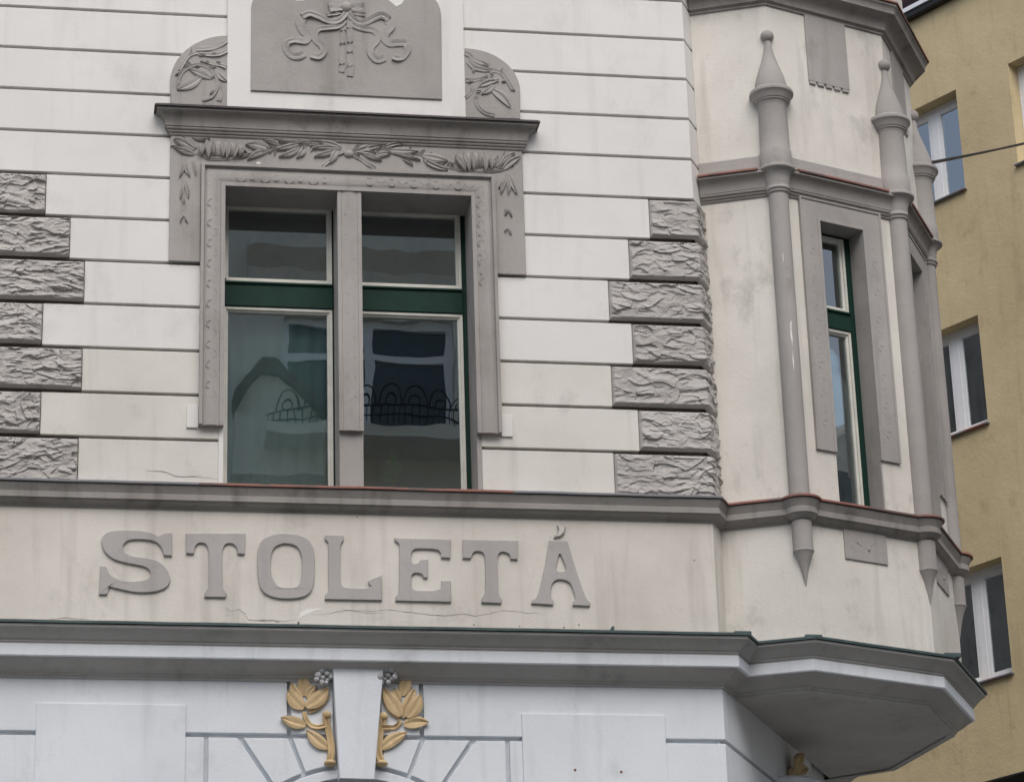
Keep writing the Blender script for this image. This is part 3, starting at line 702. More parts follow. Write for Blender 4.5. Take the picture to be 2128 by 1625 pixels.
GC_up = [(-.04,6.4845),(.128,6.4845),(.128,6.494),(.134,6.496),(.134,6.504),(.140,6.507),(.150,6.516),(.168,6.538),(.188,6.556),(.204,6.564),(.206,6.578),(-.04,6.58)]
m = MB(); m.sweep(GPATH, GC_low); m.build('cornice_cove', M['gfgray'], house, smooth=30)
m = MB(); m.sweep(GPATH, GC_fas); m.build('cornice_fascia', M['gf'], house)
m = MB(); m.sweep(GPATH, GC_up); m.build('cornice_cyma', M['gfgray'], house, smooth=30)
m = MB(); m.sweep(subdiv(GPATH[:9]), [(-.1,6.66),(.200,6.602),(.2185,6.596),(.2185,6.5815),(-.1,6.583)]); rag(m,.003,9).build('cornice_flashing', M['greenflash'], house)
for p, k in ((C0+Vector((.10,-.17)),0),(P1+Vector((0,-.09)),1),(P2+Vector((.08,-.09)),2)):     # upstands where the sheets meet
    m = MB(); m.box(p.x-.05, p.x+.05, p.y-.012, p.y+.10, 6.59, 6.618); m.build('flashing_joint', M['greenflash'], house, bevel=.004)
m = MB(); m.box(at(1274,1310,-.2)[0]-.006, at(1274,1310,-.2)[0]+.006, -.21, -.12, 6.6, 6.622); m.build('flashing_joint', M['greenflash'], house)
m = MB(); m.box(at(620,1303,-.2)[0]-.004, at(620,1303,-.2)[0]+.004, -.214, -.12, 6.59, 6.612); m.build('flashing_joint', M['greenflash'], house)

# ------------------------------------------------------------------ ground floor wall: blocks with open joints
m = MB()
yb = .032
zg1, zg0 = 6.022, 5.996         # long horizontal joint
AC = at(740,1885,0); AR = AC[1]
acx, acz = at(742,1890,0); r_in, r_gr0, r_gr1 = .745, .80, .825
# backing, cut by the arch
arc_pts = [(acx+r_in*math.cos(R(a)), acz+r_in*math.sin(R(a))) for a in range(0,181,6)]
back = [(XL,0.0),(XL,6.40),(C0.x-.02,6.40),(C0.x-.02,0.0),(acx+r_in,0.0)] + arc_pts + [(acx-r_in,0.0)]
m.prism([back], yb, .5); m.build('ground_floor_wall', M['gf'], house)
m = MB(); n60 = Vector((U60.y,-U60.x))
m.prism_z([tuple(C0-n60*.035), tuple(C1-n60*.035), tuple(C1-n60*.3), tuple(C0-n60*.3+U60*.1)], 0, 6.40); m.prism_z([tuple(C1-n60*.035), tuple(END), tuple(END-U60*.6), tuple(C1-n60*.3)], 0, 6.40)
m.build('chamfer_wall', M['gf'], house)
def block(poly, y=0.0): 
    m = MB(); m.prism([poly], y, .04, .003); m.build('wall_block', M['gf'], house)
def zx(u, v): return at(u, v, 0)
jw = .012
xa1, xa2 = zx(601,1470)[0], zx(876,1470)[0]
block([(XL,zg1),(xa1-jw,zg1),(xa1-jw,6.335),(XL,6.335)])
# course ending at the corner wraps round the chamfer
m = MB(); m.prism_z(corner_poly2 if False else [(xa2+jw,0),(C0.x,0),tuple(C0+U60*1.9),tuple(C0+U60*1.9-n60*.045),(C0.x-.03,.045),(xa2+jw,.045)], zg1, 6.335); m.build('wall_block', M['gf'], house, bevel=.003)
kxl, kxr = zx(692,1500)[0], zx(793,1500)[0]
block([(xa1+jw,zg1),(kxl,zg1),(kxl,6.335),(xa1+jw,6.335)]); block([(kxr,zg1),(xa2-jw,zg1),(xa2-jw,6.335),(kxr,6.335)])
xv1, xv2 = zx(428,1580)[0], zx(1056,1580)[0]
block([(XL,0),(xv1-jw,0),(xv1-jw,zg0),(XL,zg0)])
m = MB(); m.prism_z([(xv2+jw,0),(C0.x,0),tuple(C0+U60*1.9),tuple(C0+U60*1.9-n60*.045),(C0.x-.03,.045),(xv2+jw,.045)], 0, zg0); m.build('wall_block', M['gf'], house, bevel=.003)
# voussoirs between the radial joints
def rad(u, v):
    x, z = zx(u, v); return math.atan2(z-acz, x-acx)
aL1, aL2, aR1, aR2 = rad(501,1535), rad(604,1535), rad(980,1543), rad(876,1543)
def ray_to(a, z): t = (z-acz)/math.sin(a); return (acx+t*math.cos(a), z)
def arcp(r_, a0, a1, n=8): return [(acx+r_*math.cos(a0+(a1-a0)*k/n), acz+r_*math.sin(a0+(a1-a0)*k/n)) for k in range(n+1)]
da = lambda r_: jw/r_
def vous(a0, a1, xcap=None):              # a0 > a1 : from left joint to right joint
    top0, top1 = ray_to(a0-.012, zg0), ray_to(a1+.012, zg0)
    block(arcp(r_gr1, a0-da(r_gr1), a1+da(r_gr1)) + [top1, top0])
vous(aL1, aL2); vous(aR2, aR1)
aKL, aKR = math.atan2(1, -.165), math.atan2(1, .165)
vous(aL2, aKL+.0); vous(aKR, aR2)
block(arcp(r_gr1, R(158), aL1+da(r_gr1)) + [ray_to(aL1+.012, zg0), (xv1+jw, zg0), (xv1+jw, acz+r_gr1*math.sin(R(158)))])
block([(xv2-jw, acz+r_gr1*math.sin(R(22))), (xv2-jw, zg0), ray_to(aR1-.012, zg0)] + arcp(r_gr1, aR1-da(r_gr1), R(22)))
m = MB(); m.prism([arcp(r_gr0, R(180), 0, 40) + arcp(r_in, 0, R(180), 40)], -.0, .4, .004); m.build('archivolt', M['gf'], house)
m = MB(); m.prism([arcp(r_in, R(180), 0, 30)], .38, .42); m.box(acx-r_in, acx+r_in, .38, .42, 1.0, acz); m.build('door', M['green'], house)
# flat panels
for u0, u1, v in ((73,385,1456),(1086,1384,1478)):
    x0 = zx(u0, 1560)[0]; x1 = zx(u1, 1560)[0]; m = MB(); m.box(x0, x1, -.014, .01, .5, zx((u0+u1)/2, v+7)[1]); m.build('flat_panel', M['gf'], house, bevel=.003)
# keystone
yk = -.075
ks = [at(692,1386,yk),at(797,1390,yk),at(778,1619,yk),at(706,1617,yk)]
m = MB(); m.prism([ks], yk, .03, .004); ke = m.build('keystone', M['gf'], house)
# ochre branches beside the keystone
Z3 = zoomer(560, 1360, 5.911, -.03); s3 = 1/(5.911*350)
def branch(stem, stub, tw, leaves):
    m = MB(); m.ribbon([Z3(*p) for p in stem], (.044,.036), -.0, .034); o = m.build('ochre_branch', M['gold'], house, smooth=50)
    m = MB(); c = Z3(*stub); m.ball((c[0], -.02, c[1]), .0265, 12, 8, (1,.7,.85)); m.build('cut_stub', M['gold'], o, smooth='all')
    m = MB(); a = Z3(*stem[0]); m.ball((a[0], -.012, a[1]), .031, 12, 8, (1.15,1.3,.6)); m.build('cut_end', M['gold'], o, smooth='all')
    m = MB(); m.ribbon([Z3(*p) for p in tw], (.030,.026), 0, .028); m.build('twig', M['gold'], o, smooth=50)
    for b, t, w_, yy in leaves:
        m = MB(); m.leaf(Z3(*b), Z3(*t), w_*s3*1.08, yy, .010, .010, random.uniform(-.012,.012), random.random() < .5); m.build('leaf', M['gold'], o, smooth=24)
branch([(748,1320),(765,1150),(740,960),(705,800),(700,745)], (705,728), [(700,850),(600,875),(510,845),(450,770),(435,690)],
  [((425,650),(225,430),165,-.012),((440,490),(395,235),150,-.004),((450,640),(725,395),165,-.022),((490,695),(745,485),80,-.008),((450,860),(140,765),130,-.012),((725,1140),(455,915),145,-.01),((470,520),(580,365),100,-.006),((400,560),(265,335),110,-.014)])
branch([(1380,1325),(1345,1180),(1362,980),(1395,820),(1400,760)], (1405,748), [(1390,890),(1480,885),(1560,870),(1620,800)],
  [((1610,770),(1385,490),100,-.006),((1615,745),(1395,405),165,-.018),((1640,490),(1665,185),140,-.004),((1625,755),(1785,405),150,-.01),((1690,765),(1860,485),165,-.022),((1655,845),(1960,820),140,-.012),((1380,1140),(1695,945),140,-.01),((1600,560),(1540,400),110,-.004)])
rg = random.Random(3)
for pts in ([(740,190),(680,195),(760,250),(700,255),(640,210),(650,300),(705,320),(590,270),(640,355),(690,365),(570,330),(745,290)], [(1340,180),(1420,195),(1490,200),(1555,185),(1320,225),(1390,245),(1450,265),(1540,240),(1350,290),(1410,310),(1500,310),(1370,350),(1450,360),(1530,290)]):
    gb = None
    for k, p in enumerate(pts):
        c = Z3(*p); m = MB(); m.ball((c[0], -.04-rg.uniform(0,.03), c[1]), .0165*rg.uniform(.8,1.25), 9, 6, (rg.uniform(.85,1.15), 1, rg.uniform(.8,1.1)))
        o = m.build('grape_cluster' if gb is None else 'grape', M['grape'], house if gb is None else gb, smooth='all')
        if gb is None: gb = o

# ------------------------------------------------------------------ the oriel
FA = [(P0,P1,R(-22)),(P1,P2,R(20)),(P2,P3,R(60)),(P3,P4,R(100)),(P4,P5,R(142))]
ZB, ZT = 6.5, 22.5
def oriel_window(mx, Lf, solid=False):
    c = Lf/2; hw = .163; x0, x1 = c-hw, c+hw; zt = 9.372; sx = .146
    m = wallboxes('w', None, 0.0, Lf, 0, .16, 6.5, ZT, [(x0-.01, x1+.01, 7.45, zt+.01)], house); m.build('oriel_wall', M['oriel'], house, mx)
    prof = [(0,.02),(0,-.022),(.012,-.022),(.016,-.014),(.03,-.016),(.075,-.017),(.125,-.014),(.130,-.020),(sx,-.020),(sx,.15)]
    m = MB(); m.sweep_xz([(x0-sx,7.826),(x0-sx,9.512),(x1+sx,9.512),(x1+sx,7.826)], prof); ar = m.build('architrave', G, house, mx, smooth=30)
    for sd_ in (-1, 1):
        for k in range(14):
            xx = c+sd_*(hw+.072); zz = 8.0+k*.095; pts = [(xx+.016*math.cos(R(a))*(1 if k % 2 else -1), zz+.02*math.sin(R(a))) for a in range(-80, 150, 25)]
            mm = MB(); mm.ribbon(pts, .005, -.016, .0025); mm.build('scroll', G, ar, mx, smooth=50)
    # grey reveals below the legs
    m = MB(); m.box(x1, x1+.012, -.0015, .159, 7.478, 7.826); m.build('reveal', G, house, mx)
    m = MB(); m.box(x0-.012, x0, -.0015, .159, 7.478, 7.826); m.build('reveal', M['oriel'], house, mx)
    z1 = 9.45
    gy = mx @ Matrix.Translation((0,.135,0))
    casement(house, gy, x0-.028, x1+.006, 7.44, zt-.004, 8.715, 8.842, M['glass'], gt=.055, st=.03, left_green=False, top_green=.02)
    # panel with little teeth above, plaque below
    m = MB(); m.box(c-.157, c+.157, -.012, .004, 10.355, 10.84); o = m.build('inset_panel', G, house, mx, bevel=.003)
    for k in range(5):
        m = MB(); xx = c-.157+.004+k*.0635; m.box(xx, xx+.048, -.012, .003, 10.334, 10.3545); m.build('tooth', G, o, mx, bevel=.002)
    m = MB(); m.box(c-.155, c+.155, -.010, .004, 7.155, 7.345); o = m.build('plaque', G, house, mx, bevel=.002)
    m = MB(); m.ball((c+.02, -.010, 7.235), .012, 10, 6, (.8,.8,1.3)); m.build('boss', G, o, mx, smooth='all')
    for sd_ in (-1, 1):
        m = MB(); m.ribbon([(c+sd_*.03,7.25),(c+sd_*.07,7.275),(c+sd_*.11,7.25),(c+sd_*.09,7.22)], .012, -.009, .004); m.build('scroll', G, o, mx, smooth=50)
for k, (a, b, an) in enumerate(FA):
    mx = frame_at(a, an); Lf = (b-a).length
    if k in (1, 2, 3): oriel_window(mx, Lf)
    else:
        m = MB(); m.box(0, Lf, 0, .16, 6.5, ZT); m.build('oriel_wall', M['oriel'], house, mx)
# soffit under the oriel and its little corbel
m = MB(); m.prism_z([tuple(p) for p in offs(OR, .012)], 6.331, 6.45); m.build('soffit', M['gfgray'], house)
OP = [P0,P1,P2,P3,P4,P5]
mid_prof = [(-.02,9.49),(.010,9.49),(.014,9.498),(.010,9.503),(.020,9.506),(.024,9.514),(.020,9.519),(.030,9.522),(.034,9.530),(.030,9.537)]
for k in range(8): t = k/7; mid_prof.append((.034+.042*(1-math.cos(t*math.pi/2)), 9.540+.082*math.sin(t*math.pi/2)))
mid_prof += [(.080,9.624),(.080,9.638),(-.02,9.64)]
m = MB(); m.sweep(OP, mid_prof); m.build('oriel_cornice', M['cornice'], house, smooth=30)
for k, (a, b) in enumerate(zip(OP, OP[1:])):
    d = (b-a).normalized(); m = MB(); m.sweep(subdiv([a+d*(-.0 if k == 0 else .11), b-d*(.11 if k < 4 else 0)]), [(-.01,9.682),(.086,9.656),(.092,9.651),(.092,9.6405),(-.01,9.641)]); rag(m,.003,k+20).build('cornice_flashing', M['rust'], house)
m = MB(); m.sweep(OP, [(-.02,9.66),(.012,9.66),(.012,9.765),(.004,9.775),(-.02,9.775)]); m.build('plinth_band', G, house)
# columns: pendant, ring, shaft, capital, finial
for p in (P1, P2, P3, P4):
    c = (p.x, p.y)
    m = MB(); m.lathe(c, [(.0,7.152),(.0625,7.152),(.0625,7.162),(.060,7.164),(.061,7.34),(0,7.34)], 36); pend = m.build('pendant', G, house, smooth=30)
    bis = [(p-q) for q in (p,)]
    m = MB(); n = 28; ring = [(c[0]+.060*math.cos(2*math.pi*i/n), c[1]+.060*math.sin(2*math.pi*i/n), 7.151) for i in range(n)]
    V = list(ring); F = []
    for q, (rr, zz_) in enumerate(((.042,7.11),(.028,7.065),(.017,7.02),(.009,6.975),(.003,6.945))):
        V += [(c[0]+rr*math.cos(2*math.pi*i/n), c[1]+rr*math.sin(2*math.pi*i/n), zz_) for i in range(n)]
        F += [(q*n+i, q*n+(i+1) % n, (q+1)*n+(i+1) % n, (q+1)*n+i) for i in range(n)]
    m.add(V, F)
    m.build('pendant_tip', G, pend, smooth='all')
    m = MB(); m.lathe(c, [(0,7.3375)]+[(.044+o_*1.0, z-.0005) for o_, z in SILL[1:-1]]+[(0,7.4635)], 40); m.build('sill_ring', M['cornice'], house, smooth=30)
    m = MB(); m.lathe(c, [(0,7.508),(.120,7.484),(.130,7.476),(.130,7.4665),(0,7.467)], 40); rag(m,.004,7).build('ring_flashing', M['rust'], house, smooth=30)
    m = MB(); m.lathe(c, [(.062,7.47),(.062,9.50)], 36); sh = m.build('column_shaft', G, house, smooth=30)
    cp = [(.060,9.486),(.070,9.490),(.073,9.497),(.069,9.503),(.076,9.508),(.080,9.516),(.075,9.523),(.072,9.53),(.072,9.545)]
    for k in range(8): t = k/7; cp.append((.074+.044*(1-math.cos(t*math.pi/2)), 9.552+.086*math.sin(t*math.pi/2)))
    cp += [(.121,9.642),(.121,9.654),(.116,9.660),(.0,9.665)]
    m = MB(); m.lathe(c, cp, 40); m.build('capital', M['gray'], house, smooth=30)
    fp_ = [(.100,9.655),(.101,9.70),(.0995,9.775),(.093,9.79),(.092,9.90),(.089,10.085),(.092,10.095),(.096,10.105),(.098,10.112),(.106,10.116),(.107,10.124),(.113,10.128),(.124,10.156),(.131,10.165),(.138,10.172),(.140,10.184),(.136,10.196),(.126,10.204),(.104,10.210),
           (.104,10.222),(.100,10.25),(.089,10.30),(.071,10.355),(.053,10.41),(.038,10.46),(.027,10.51),(.021,10.565)]
    m = MB(); m.lathe(c, fp_, 40); fi = m.build('finial', G, house, smooth=30)
    m = MB(); m.ball((c[0], c[1], 10.603), .043, 18, 12); m.build('finial_ball', G, fi, smooth='all')
def chip(p, pts, y_r=.0626):
    d = (Vector((CAM.x, CAM.y))-p).normalized(); a0 = math.atan2(d.y, d.x); m = MB()
    V = [(p.x+y_r*math.cos(a0+a_), p.y+y_r*math.sin(a0+a_), z) for a_, z in pts]; m.add(V, [tuple(range(len(V)))]); m.build('paint_chip', M['patch'], house)
chip(P1, [(.30,8.44),(.42,8.50),(.36,8.56),(.44,8.62),(.28,8.60),(.22,8.52),(.30,8.48)])
chip(P1, [(.30,8.28),(.38,8.34),(.33,8.42),(.26,8.36)]); chip(P1, [(.02,9.0),(.07,9.02),(.05,9.08),(.0,9.05)])
# top cornice of the oriel
tp = [(-.02,10.83),(.012,10.83),(.014,10.845),(.028,10.85)]
for k in range(7): t = k/6; tp.append((.032+.07*(1-math.cos(t*math.pi/2)), 10.853+.085*math.sin(t*math.pi/2)))
tp += [(.108,10.94),(.110,10.965),(.122,10.985),(.127,10.99),(.127,11.005),(-.02,11.01)]
m = MB(); m.sweep(OP, tp); m.build('top_cornice', M['cornice'], house, smooth=30)
m = MB(); m.sweep(subdiv(OP), [(-.01,11.07),(.133,11.02),(.139,11.017),(.139,11.006),(-.01,11.008)]); rag(m,.003,31).build('cornice_flashing', M['rust'], house)
m = MB(); m.prism_z([tuple(C0-n60*.04+U60*.12), tuple(C1-n60*.04), tuple(C1-n60*.3), tuple(C0-n60*.3+U60*.2)], 6.4, ZT); m.prism_z([tuple(C1-n60*.04), tuple(END), tuple(END-U60*.6), tuple(C1-n60*.31)], 6.4, ZT); m.build('chamfer_wall', M['cornice'], house)
# corbel and ochre leaves under the oriel
cc = C0+U60*.78
m = MB(); pr = [(0,5.5),(.05,5.55),(.07,5.75),(.12,5.86),(.20,5.93),(.22,5.94),(.22,5.97),(.25,6.0),(.26,6.04),(.235,6.06),(0,6.075)]
m.lathe(tuple(cc+U60*.52), [(r_*.85, z_) for r_, z_ in pr], 36); m.build('corbel', M['gf'], house, smooth=35)
lx = frame_at(C0, R(60))
ob = lx.inverted() @ on(1636, 1606, (C0.x, C0.y, 0), Vector((n60.x, n60.y, 0))); bx_, bz_ = ob.x, ob.z
base = MB(); base.ball((bx_,-.03,bz_), .03, 10, 6); base = base.build('ochre_branch', M['gold'], house, lx, smooth='all')
for dx, dz, ex, ez, w_ in ((.0,.0,.09,.12,.075),(.02,.0,.15,.05,.06),(-.01,.0,.03,.10,.05)):
    m = MB(); m.leaf((bx_+dx,bz_+dz), (bx_+ex*1.3,bz_+ez*1.2), w_*1.2, -.05, .02, .03, .01, True); m.build('leaf', M['gold'], base, lx, smooth=24)
gg = None
for k in range(9):
    m = MB(); m.ball((bx_+.01+.045*(k % 3)+rg.uniform(-.01,.01), -.06-rg.uniform(0,.03), bz_-.04-.035*(k//3)), .024, 9, 6); o = m.build('grape_cluster' if gg is None else 'grape', M['grape'], house if gg is None else gg, lx, smooth='all')
    if gg is None: gg = o

# ------------------------------------------------------------------ cracks and patches in the plaster
def crack(zf, pts, y, wd=.003, seed=0, par=house):
    P = [zf(*p) for p in pts]; rr = random.Random(seed); m = MB(); V = []; Q = []
    for a, b in zip(P, P[1:]):
        for k in range(4): t = k/4; Q.append((a[0]+(b[0]-a[0])*t+rr.uniform(-.003,.003), a[1]+(b[1]-a[1])*t+rr.uniform(-.003,.003)))
    Q.append(P[-1]); n = len(Q)
    for i, q in enumerate(Q):
        h = .7*wd*(.25+.75*math.sin(math.pi*(i+.3)/n))*rr.uniform(.5,1.2)/2
        V += [(q[0], y, q[1]-h), (q[0]+.0004, y, q[1]+h)]
    V = [(x, y_, z) for x, y_, z in V]; m.add(V, [(2*i, 2*i+2, 2*i+3, 2*i+1) for i in range(n-1)]); m.build('crack', M['crack'], par)
crack(z7, [(1145,740),(1170,752),(1215,745),(1250,770),(1260,795),(1290,800),(1330,803),(1400,800),(1450,805),(1500,795)], -.0012, .006, 1)
crack(z7, [(1310,800),(1345,798),(1400,803),(1420,808)], -.0014, .010, 2)
crack(z7, [(1580,768),(1640,770),(1700,760),(1760,745),(1850,765),(1950,760)], -.0012, .003, 3)
crack(z8, [(0,770),(60,745),(160,755),(270,745),(380,760),(470,772),(580,775),(640,765),(700,778),(780,765),(850,750),(960,762),(1060,765)], -.0012, .005, 4)
crack(z8, [(580,775),(580,800),(575,830)], -.0012, .002, 5); crack(z8, [(755,790),(757,840)], -.0012, .002, 6); crack(z8, [(640,690),(655,730),(645,765)], -.0012, .002, 7)
crack(z7, [(255,795),(300,790),(330,787),(400,795),(460,797)], -.0012, .006, 8)
zz = zoomer(0, 340, 2.426, 0)
crack(zz, [(730,1545),(760,1550),(800,1548),(850,1560),(900,1580),(960,1575),(1015,1570)], -.0012, .005, 9)
crack(z7, [(1080,75),(1110,40),(1130,0)], -.0012, .003, 10)
crack(z7, [(760,40),(850,50),(900,72),(960,70),(1080,80),(1140,88)], -.0012, .004, 11)
m = MB(); m.add([(*[z7(1510,800)[0]], -.0010, z7(1510,800)[1])]+[(z7(a,b)[0], -.0010, z7(a,b)[1]) for a, b in ((1530,785),(1560,770),(1600,752),(1640,748),(1620,738),(1560,742),(1525,760))], [tuple(range(8))]); m.build('plaster_patch', M['patch'], house)
# rust-stained fixings on the flat panel
for u, v in ((1195,1599),(1291,1603)):
    c = at(u, v, -.014); m = MB(); m.ball((c[0], -.014, c[1]), .008, 10, 6, (1,.6,1)); m.build('fixing', M['rust'], house, smooth='all')
for u, v, y in ((742,1074,0),(1443,1164,0),(985,1298,0),(1080,1301,0),(1172,1303,0),(1203,1298,0)):
    c = at(u, v, y); m = MB(); m.ball((c[0], y, c[1]), .005, 8, 5, (1,.4,1.2)); m.build('nail_hole', M['crack'], house)

# ------------------------------------------------------------------ rooms behind the windows
m = MB(); z0, z1 = 7.0, 10.2
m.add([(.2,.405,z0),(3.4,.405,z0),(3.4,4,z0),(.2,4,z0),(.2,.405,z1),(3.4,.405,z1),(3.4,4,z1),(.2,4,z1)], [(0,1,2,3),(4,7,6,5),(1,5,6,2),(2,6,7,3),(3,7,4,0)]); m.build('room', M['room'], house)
cen = (P1+P2+P3+P4)/4; inn = offs([P0,P1,P2,P3,P4,P5], -.22)
m = MB(); k = len(inn); V = [(p.x,p.y,7.0) for p in inn]+[(p.x,p.y,10.0) for p in inn]
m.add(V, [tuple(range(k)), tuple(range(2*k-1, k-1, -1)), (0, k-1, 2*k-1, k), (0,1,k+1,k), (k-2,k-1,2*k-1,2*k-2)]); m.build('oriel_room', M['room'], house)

def curtain(x0, x1, z0, z1, y, label, amp=.02, seed=0, mx=None):
    m = MB(); n = 60; V = []
    for i in range(n+1):
        x = x0+(x1-x0)*i/n
        for z in (z0, (z0+z1)/2, z1):
            V.append((x, y+amp*math.sin(i*.9+seed)+amp*.6*noise.noise(Vector((x*7, z*1.3, seed))), z))
    F = [(i*3+j, i*3+3+j, i*3+4+j, i*3+1+j) for i in range(n) for j in range(2)]
    V2 = [(a, b+.003, c) for a, b, c in V]; q = len(V); m.add(V+V2, F+[tuple(q+t for t in reversed(f)) for f in F])
    return tag(m.build('curtain', M['curtain'], None, mx, smooth='all'), label, 'curtain')
curtain(.9, 1.72, 7.2, 8.74, .38, 'pale sheer curtain behind the lower sash of the left-hand window', .011)
# plant on the inner sill of the right-hand window
PZ = at(815,1006,.36)[1]
pl = empty('house_plant', (2.0, .36, PZ-.1), 'green leafy house plant behind the lower right window pane', 'plant')
pc = Vector((at(815,1006,.36)[0], .36, PZ))
m = MB(); m.lathe((pc.x, pc.y), [(0,PZ-.10),(.03,PZ-.10),(.035,PZ-.02),(.032,PZ-.02),(0,PZ-.03)], 16); m.build('pot', M['pot'], pl)
rp = random.Random(5)
m = MB(); m.box(1.84, 2.48, .34, .55, PZ-.14, PZ-.1); m.build('inner_sill', M['sash'], house)
m = MB(); m.tube([pc, pc+Vector((-.01,0,.12)), pc+Vector((.005,0,.23))], .005, 6); m.build('stem', M['leaf'], pl)
for k in range(26):
    a = rp.uniform(0, 6.28); h = rp.uniform(.02,.15); b = Vector((pc.x+rp.uniform(-.02,.02), h+pc.z)); t = b+Vector((math.cos(a)*.055*rp.uniform(.6,1.1), math.sin(a)*.04+.01))
    m = MB(); m.leaf(tuple(b), tuple(t), rp.uniform(.028,.045), pc.y+rp.uniform(-.02,.05), .006, .01); m.build('leaf', M['leaf'], pl, smooth=50)

# ------------------------------------------------------------------ ochre house across the side street
YA = R(-58); r0 = ray(2006,391); YP = CAM + r0/math.hypot(r0.x, r0.y)*34
yh = empty('ochre_house', (YP.x, YP.y, 0), 'ochre rendered modern apartment house beyond the oriel with white plastic windows', 'building')
# local frame: x along the wall (towards the camera's right), y inwards, z up
YM = Matrix.Translation((YP.x, YP.y, 0)) @ Matrix.Rotation(YA, 4, 'Z')     # its wall faces local -y
nY = Vector((math.cos(YA+math.pi/2), math.sin(YA+math.pi/2), 0))
def yl(u, v):
    p = YM.inverted() @ on(u, v, YP, nY); return p.x, p.z
DR = .24
WW = 1.10; PIT = .86+WW
bot = [(2006,391),(2056,875),(2105,1395)]
zb = [yl(*q)[1] for q in bot]; zt_ = [yl(1985,187)[1], yl(2035,653)[1], yl(2081,1156)[1]]
ROOF = yl(1930,26)[1]; LOW = yl(2128,1601)[1]
cols = [(-WW+.0-PIT*k, 0.0-PIT*k) for k in range(0, 3)] + [(.86+PIT*k, .86+WW+PIT*k) for k in range(0, 5)]
m = MB(); xsorted = sorted(cols); x = -9.0; zlo, zhi = LOW, ROOF
rows = sorted(zip(zb, zt_))
allr = rows
for a, b in xsorted:
    m.box(x, a, 0, DR, zlo, zhi); z = zlo
    for r0_, r1_ in allr: m.box(a, b, 0, DR, z, r0_); z = r1_
    m.box(a, b, 0, DR, z, zhi); x = b
m.box(x, 16, 0, DR, zlo, zhi); m.box(-9, 16, DR+.6, DR+6, 0, zhi); m.build('wall', M['yellow'], yh, YM)
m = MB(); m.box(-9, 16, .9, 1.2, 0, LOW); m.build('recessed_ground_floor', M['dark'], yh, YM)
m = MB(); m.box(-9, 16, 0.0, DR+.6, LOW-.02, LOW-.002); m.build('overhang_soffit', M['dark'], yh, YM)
for a, b in xsorted:
    for (r0_, r1_) in allr:
        if b < -3 or a > 6: continue
        m = MB(); ft = .075; c = (a+b)/2; y0, y1 = DR-.06, DR
        m.box(a, a+ft, y0, y1, r0_, r1_); m.box(b-ft, b, y0, y1, r0_, r1_); m.box(a+ft, b-ft, y0, y1, r1_-ft, r1_); m.box(a+ft, b-ft, y0, y1, r0_, r0_+ft); m.box(c-.055-.0, c+.055, y0, y1, r0_+ft, r1_-ft)
        wf = m.build('window', M['pvc'], yh, YM, bevel=.004)
        for s0, s1 in ((a+ft, c-.055), (c+.055, b-ft)):
            m = MB(); m.sweep_xz([(s0,r0_+ft),(s0,r1_-ft),(s1,r1_-ft),(s1,r0_+ft),(s0,r0_+ft)], [(0,.03),(0,-.015),(.05,-.01),(.055,.03)], cap=False); m.build('casement', M['pvc'], wf, YM @ Matrix.Translation((0, DR-.04, 0)))
            m = MB(); m.box(s0+.05, s1-.05, DR-.03, DR-.02, r0_+ft+.05, r1_-ft-.05); m.build('pane', M['glass2'], wf, YM)
        m = MB(); m.box(a-.03, b+.03, -.05, DR-.06, r0_-.035, r0_-.012); m.build('sill', M['rustgrey'], yh, YM, bevel=.004)
        m = MB(); m.box(a-.05, b+.05, DR+.35, DR+.55, r0_-.2, r1_+.2); m.build('room_back', M['dark'], wf, YM)
# roof terrace edge and red railing
m = MB(); m.box(-9, 16, -.10, DR, ROOF+.0, ROOF+.14); m.build('roof_edge', M['iron'], yh, YM, bevel=.01)
m = MB(); m.box(-9, 16, -.12, -.10, ROOF+.09, ROOF+.15); m.build('edge_strip', M['pvc'], yh, YM)
m = MB(); m.box(-9, 16, .02, .06, ROOF+.14, ROOF+1.3); m.build('parapet', M['maroon'], yh, YM)
for k in range(3):
    m = MB(); m.tube([(-9,-.08,ROOF+.35+.32*k),(16,-.08,ROOF+.35+.32*k)], .022, 8); m.build('rail', M['rust'], yh, YM)
for k in range(18):
    m = MB(); m.tube([(-4+.62*k,-.08,ROOF+.14),(-4+.62*k,-.08,ROOF+1.05)], .018, 8); m.build('baluster', M['rust'], yh, YM)
# curtain glimpsed in the middle window
curtain(-.42, -.06, rows[1][0]+.05, rows[1][1]-.03, DR+.14, 'blue grey curtain in the middle window of the ochre house', .03, 2, YM)
# window handle
m = MB(); c = yl(2015,822); m.box(c[0]-.012, c[0]+.012, DR+.02, DR+.04, c[1]-.09, c[1]+.02); m.build('window_handle', M['pvc'], yh, YM)

# ------------------------------------------------------------------ overhead wires from the corner house to the ochre house
wp = []
for dv in (0, 5):
    d1, d2 = ray(1937,325), ray(2128,288+dv*.0+ (1.5 if dv else 0)); nn = d1.cross(d2)
    A = Vector((C1.x-.15, C1.y+.26, 0)); A.z = CAM.z - (nn.x*(A.x-CAM.x)+nn.y*(A.y-CAM.y))/nn.z
    if dv: A.z -= .045
    B = on(2330, 249, YP, nY); B = B + Vector((0, 0, .02 if dv else 0))
    L_p = []
    for k in range(41):
        t = k/40; p = A.lerp(B, t); p.z -= .25*4*t*(1-t)*(.9 if dv else 1)*.25; L_p.append(p)
    m = MB(); m.tube(L_p, .0125, 6)
    tag(m.build('overhead_wire', M['black']), 'lower of the two black overhead wires crossing the ochre house' if dv else 'upper of the two black overhead wires crossing the ochre house', 'wire', 'overhead wires')

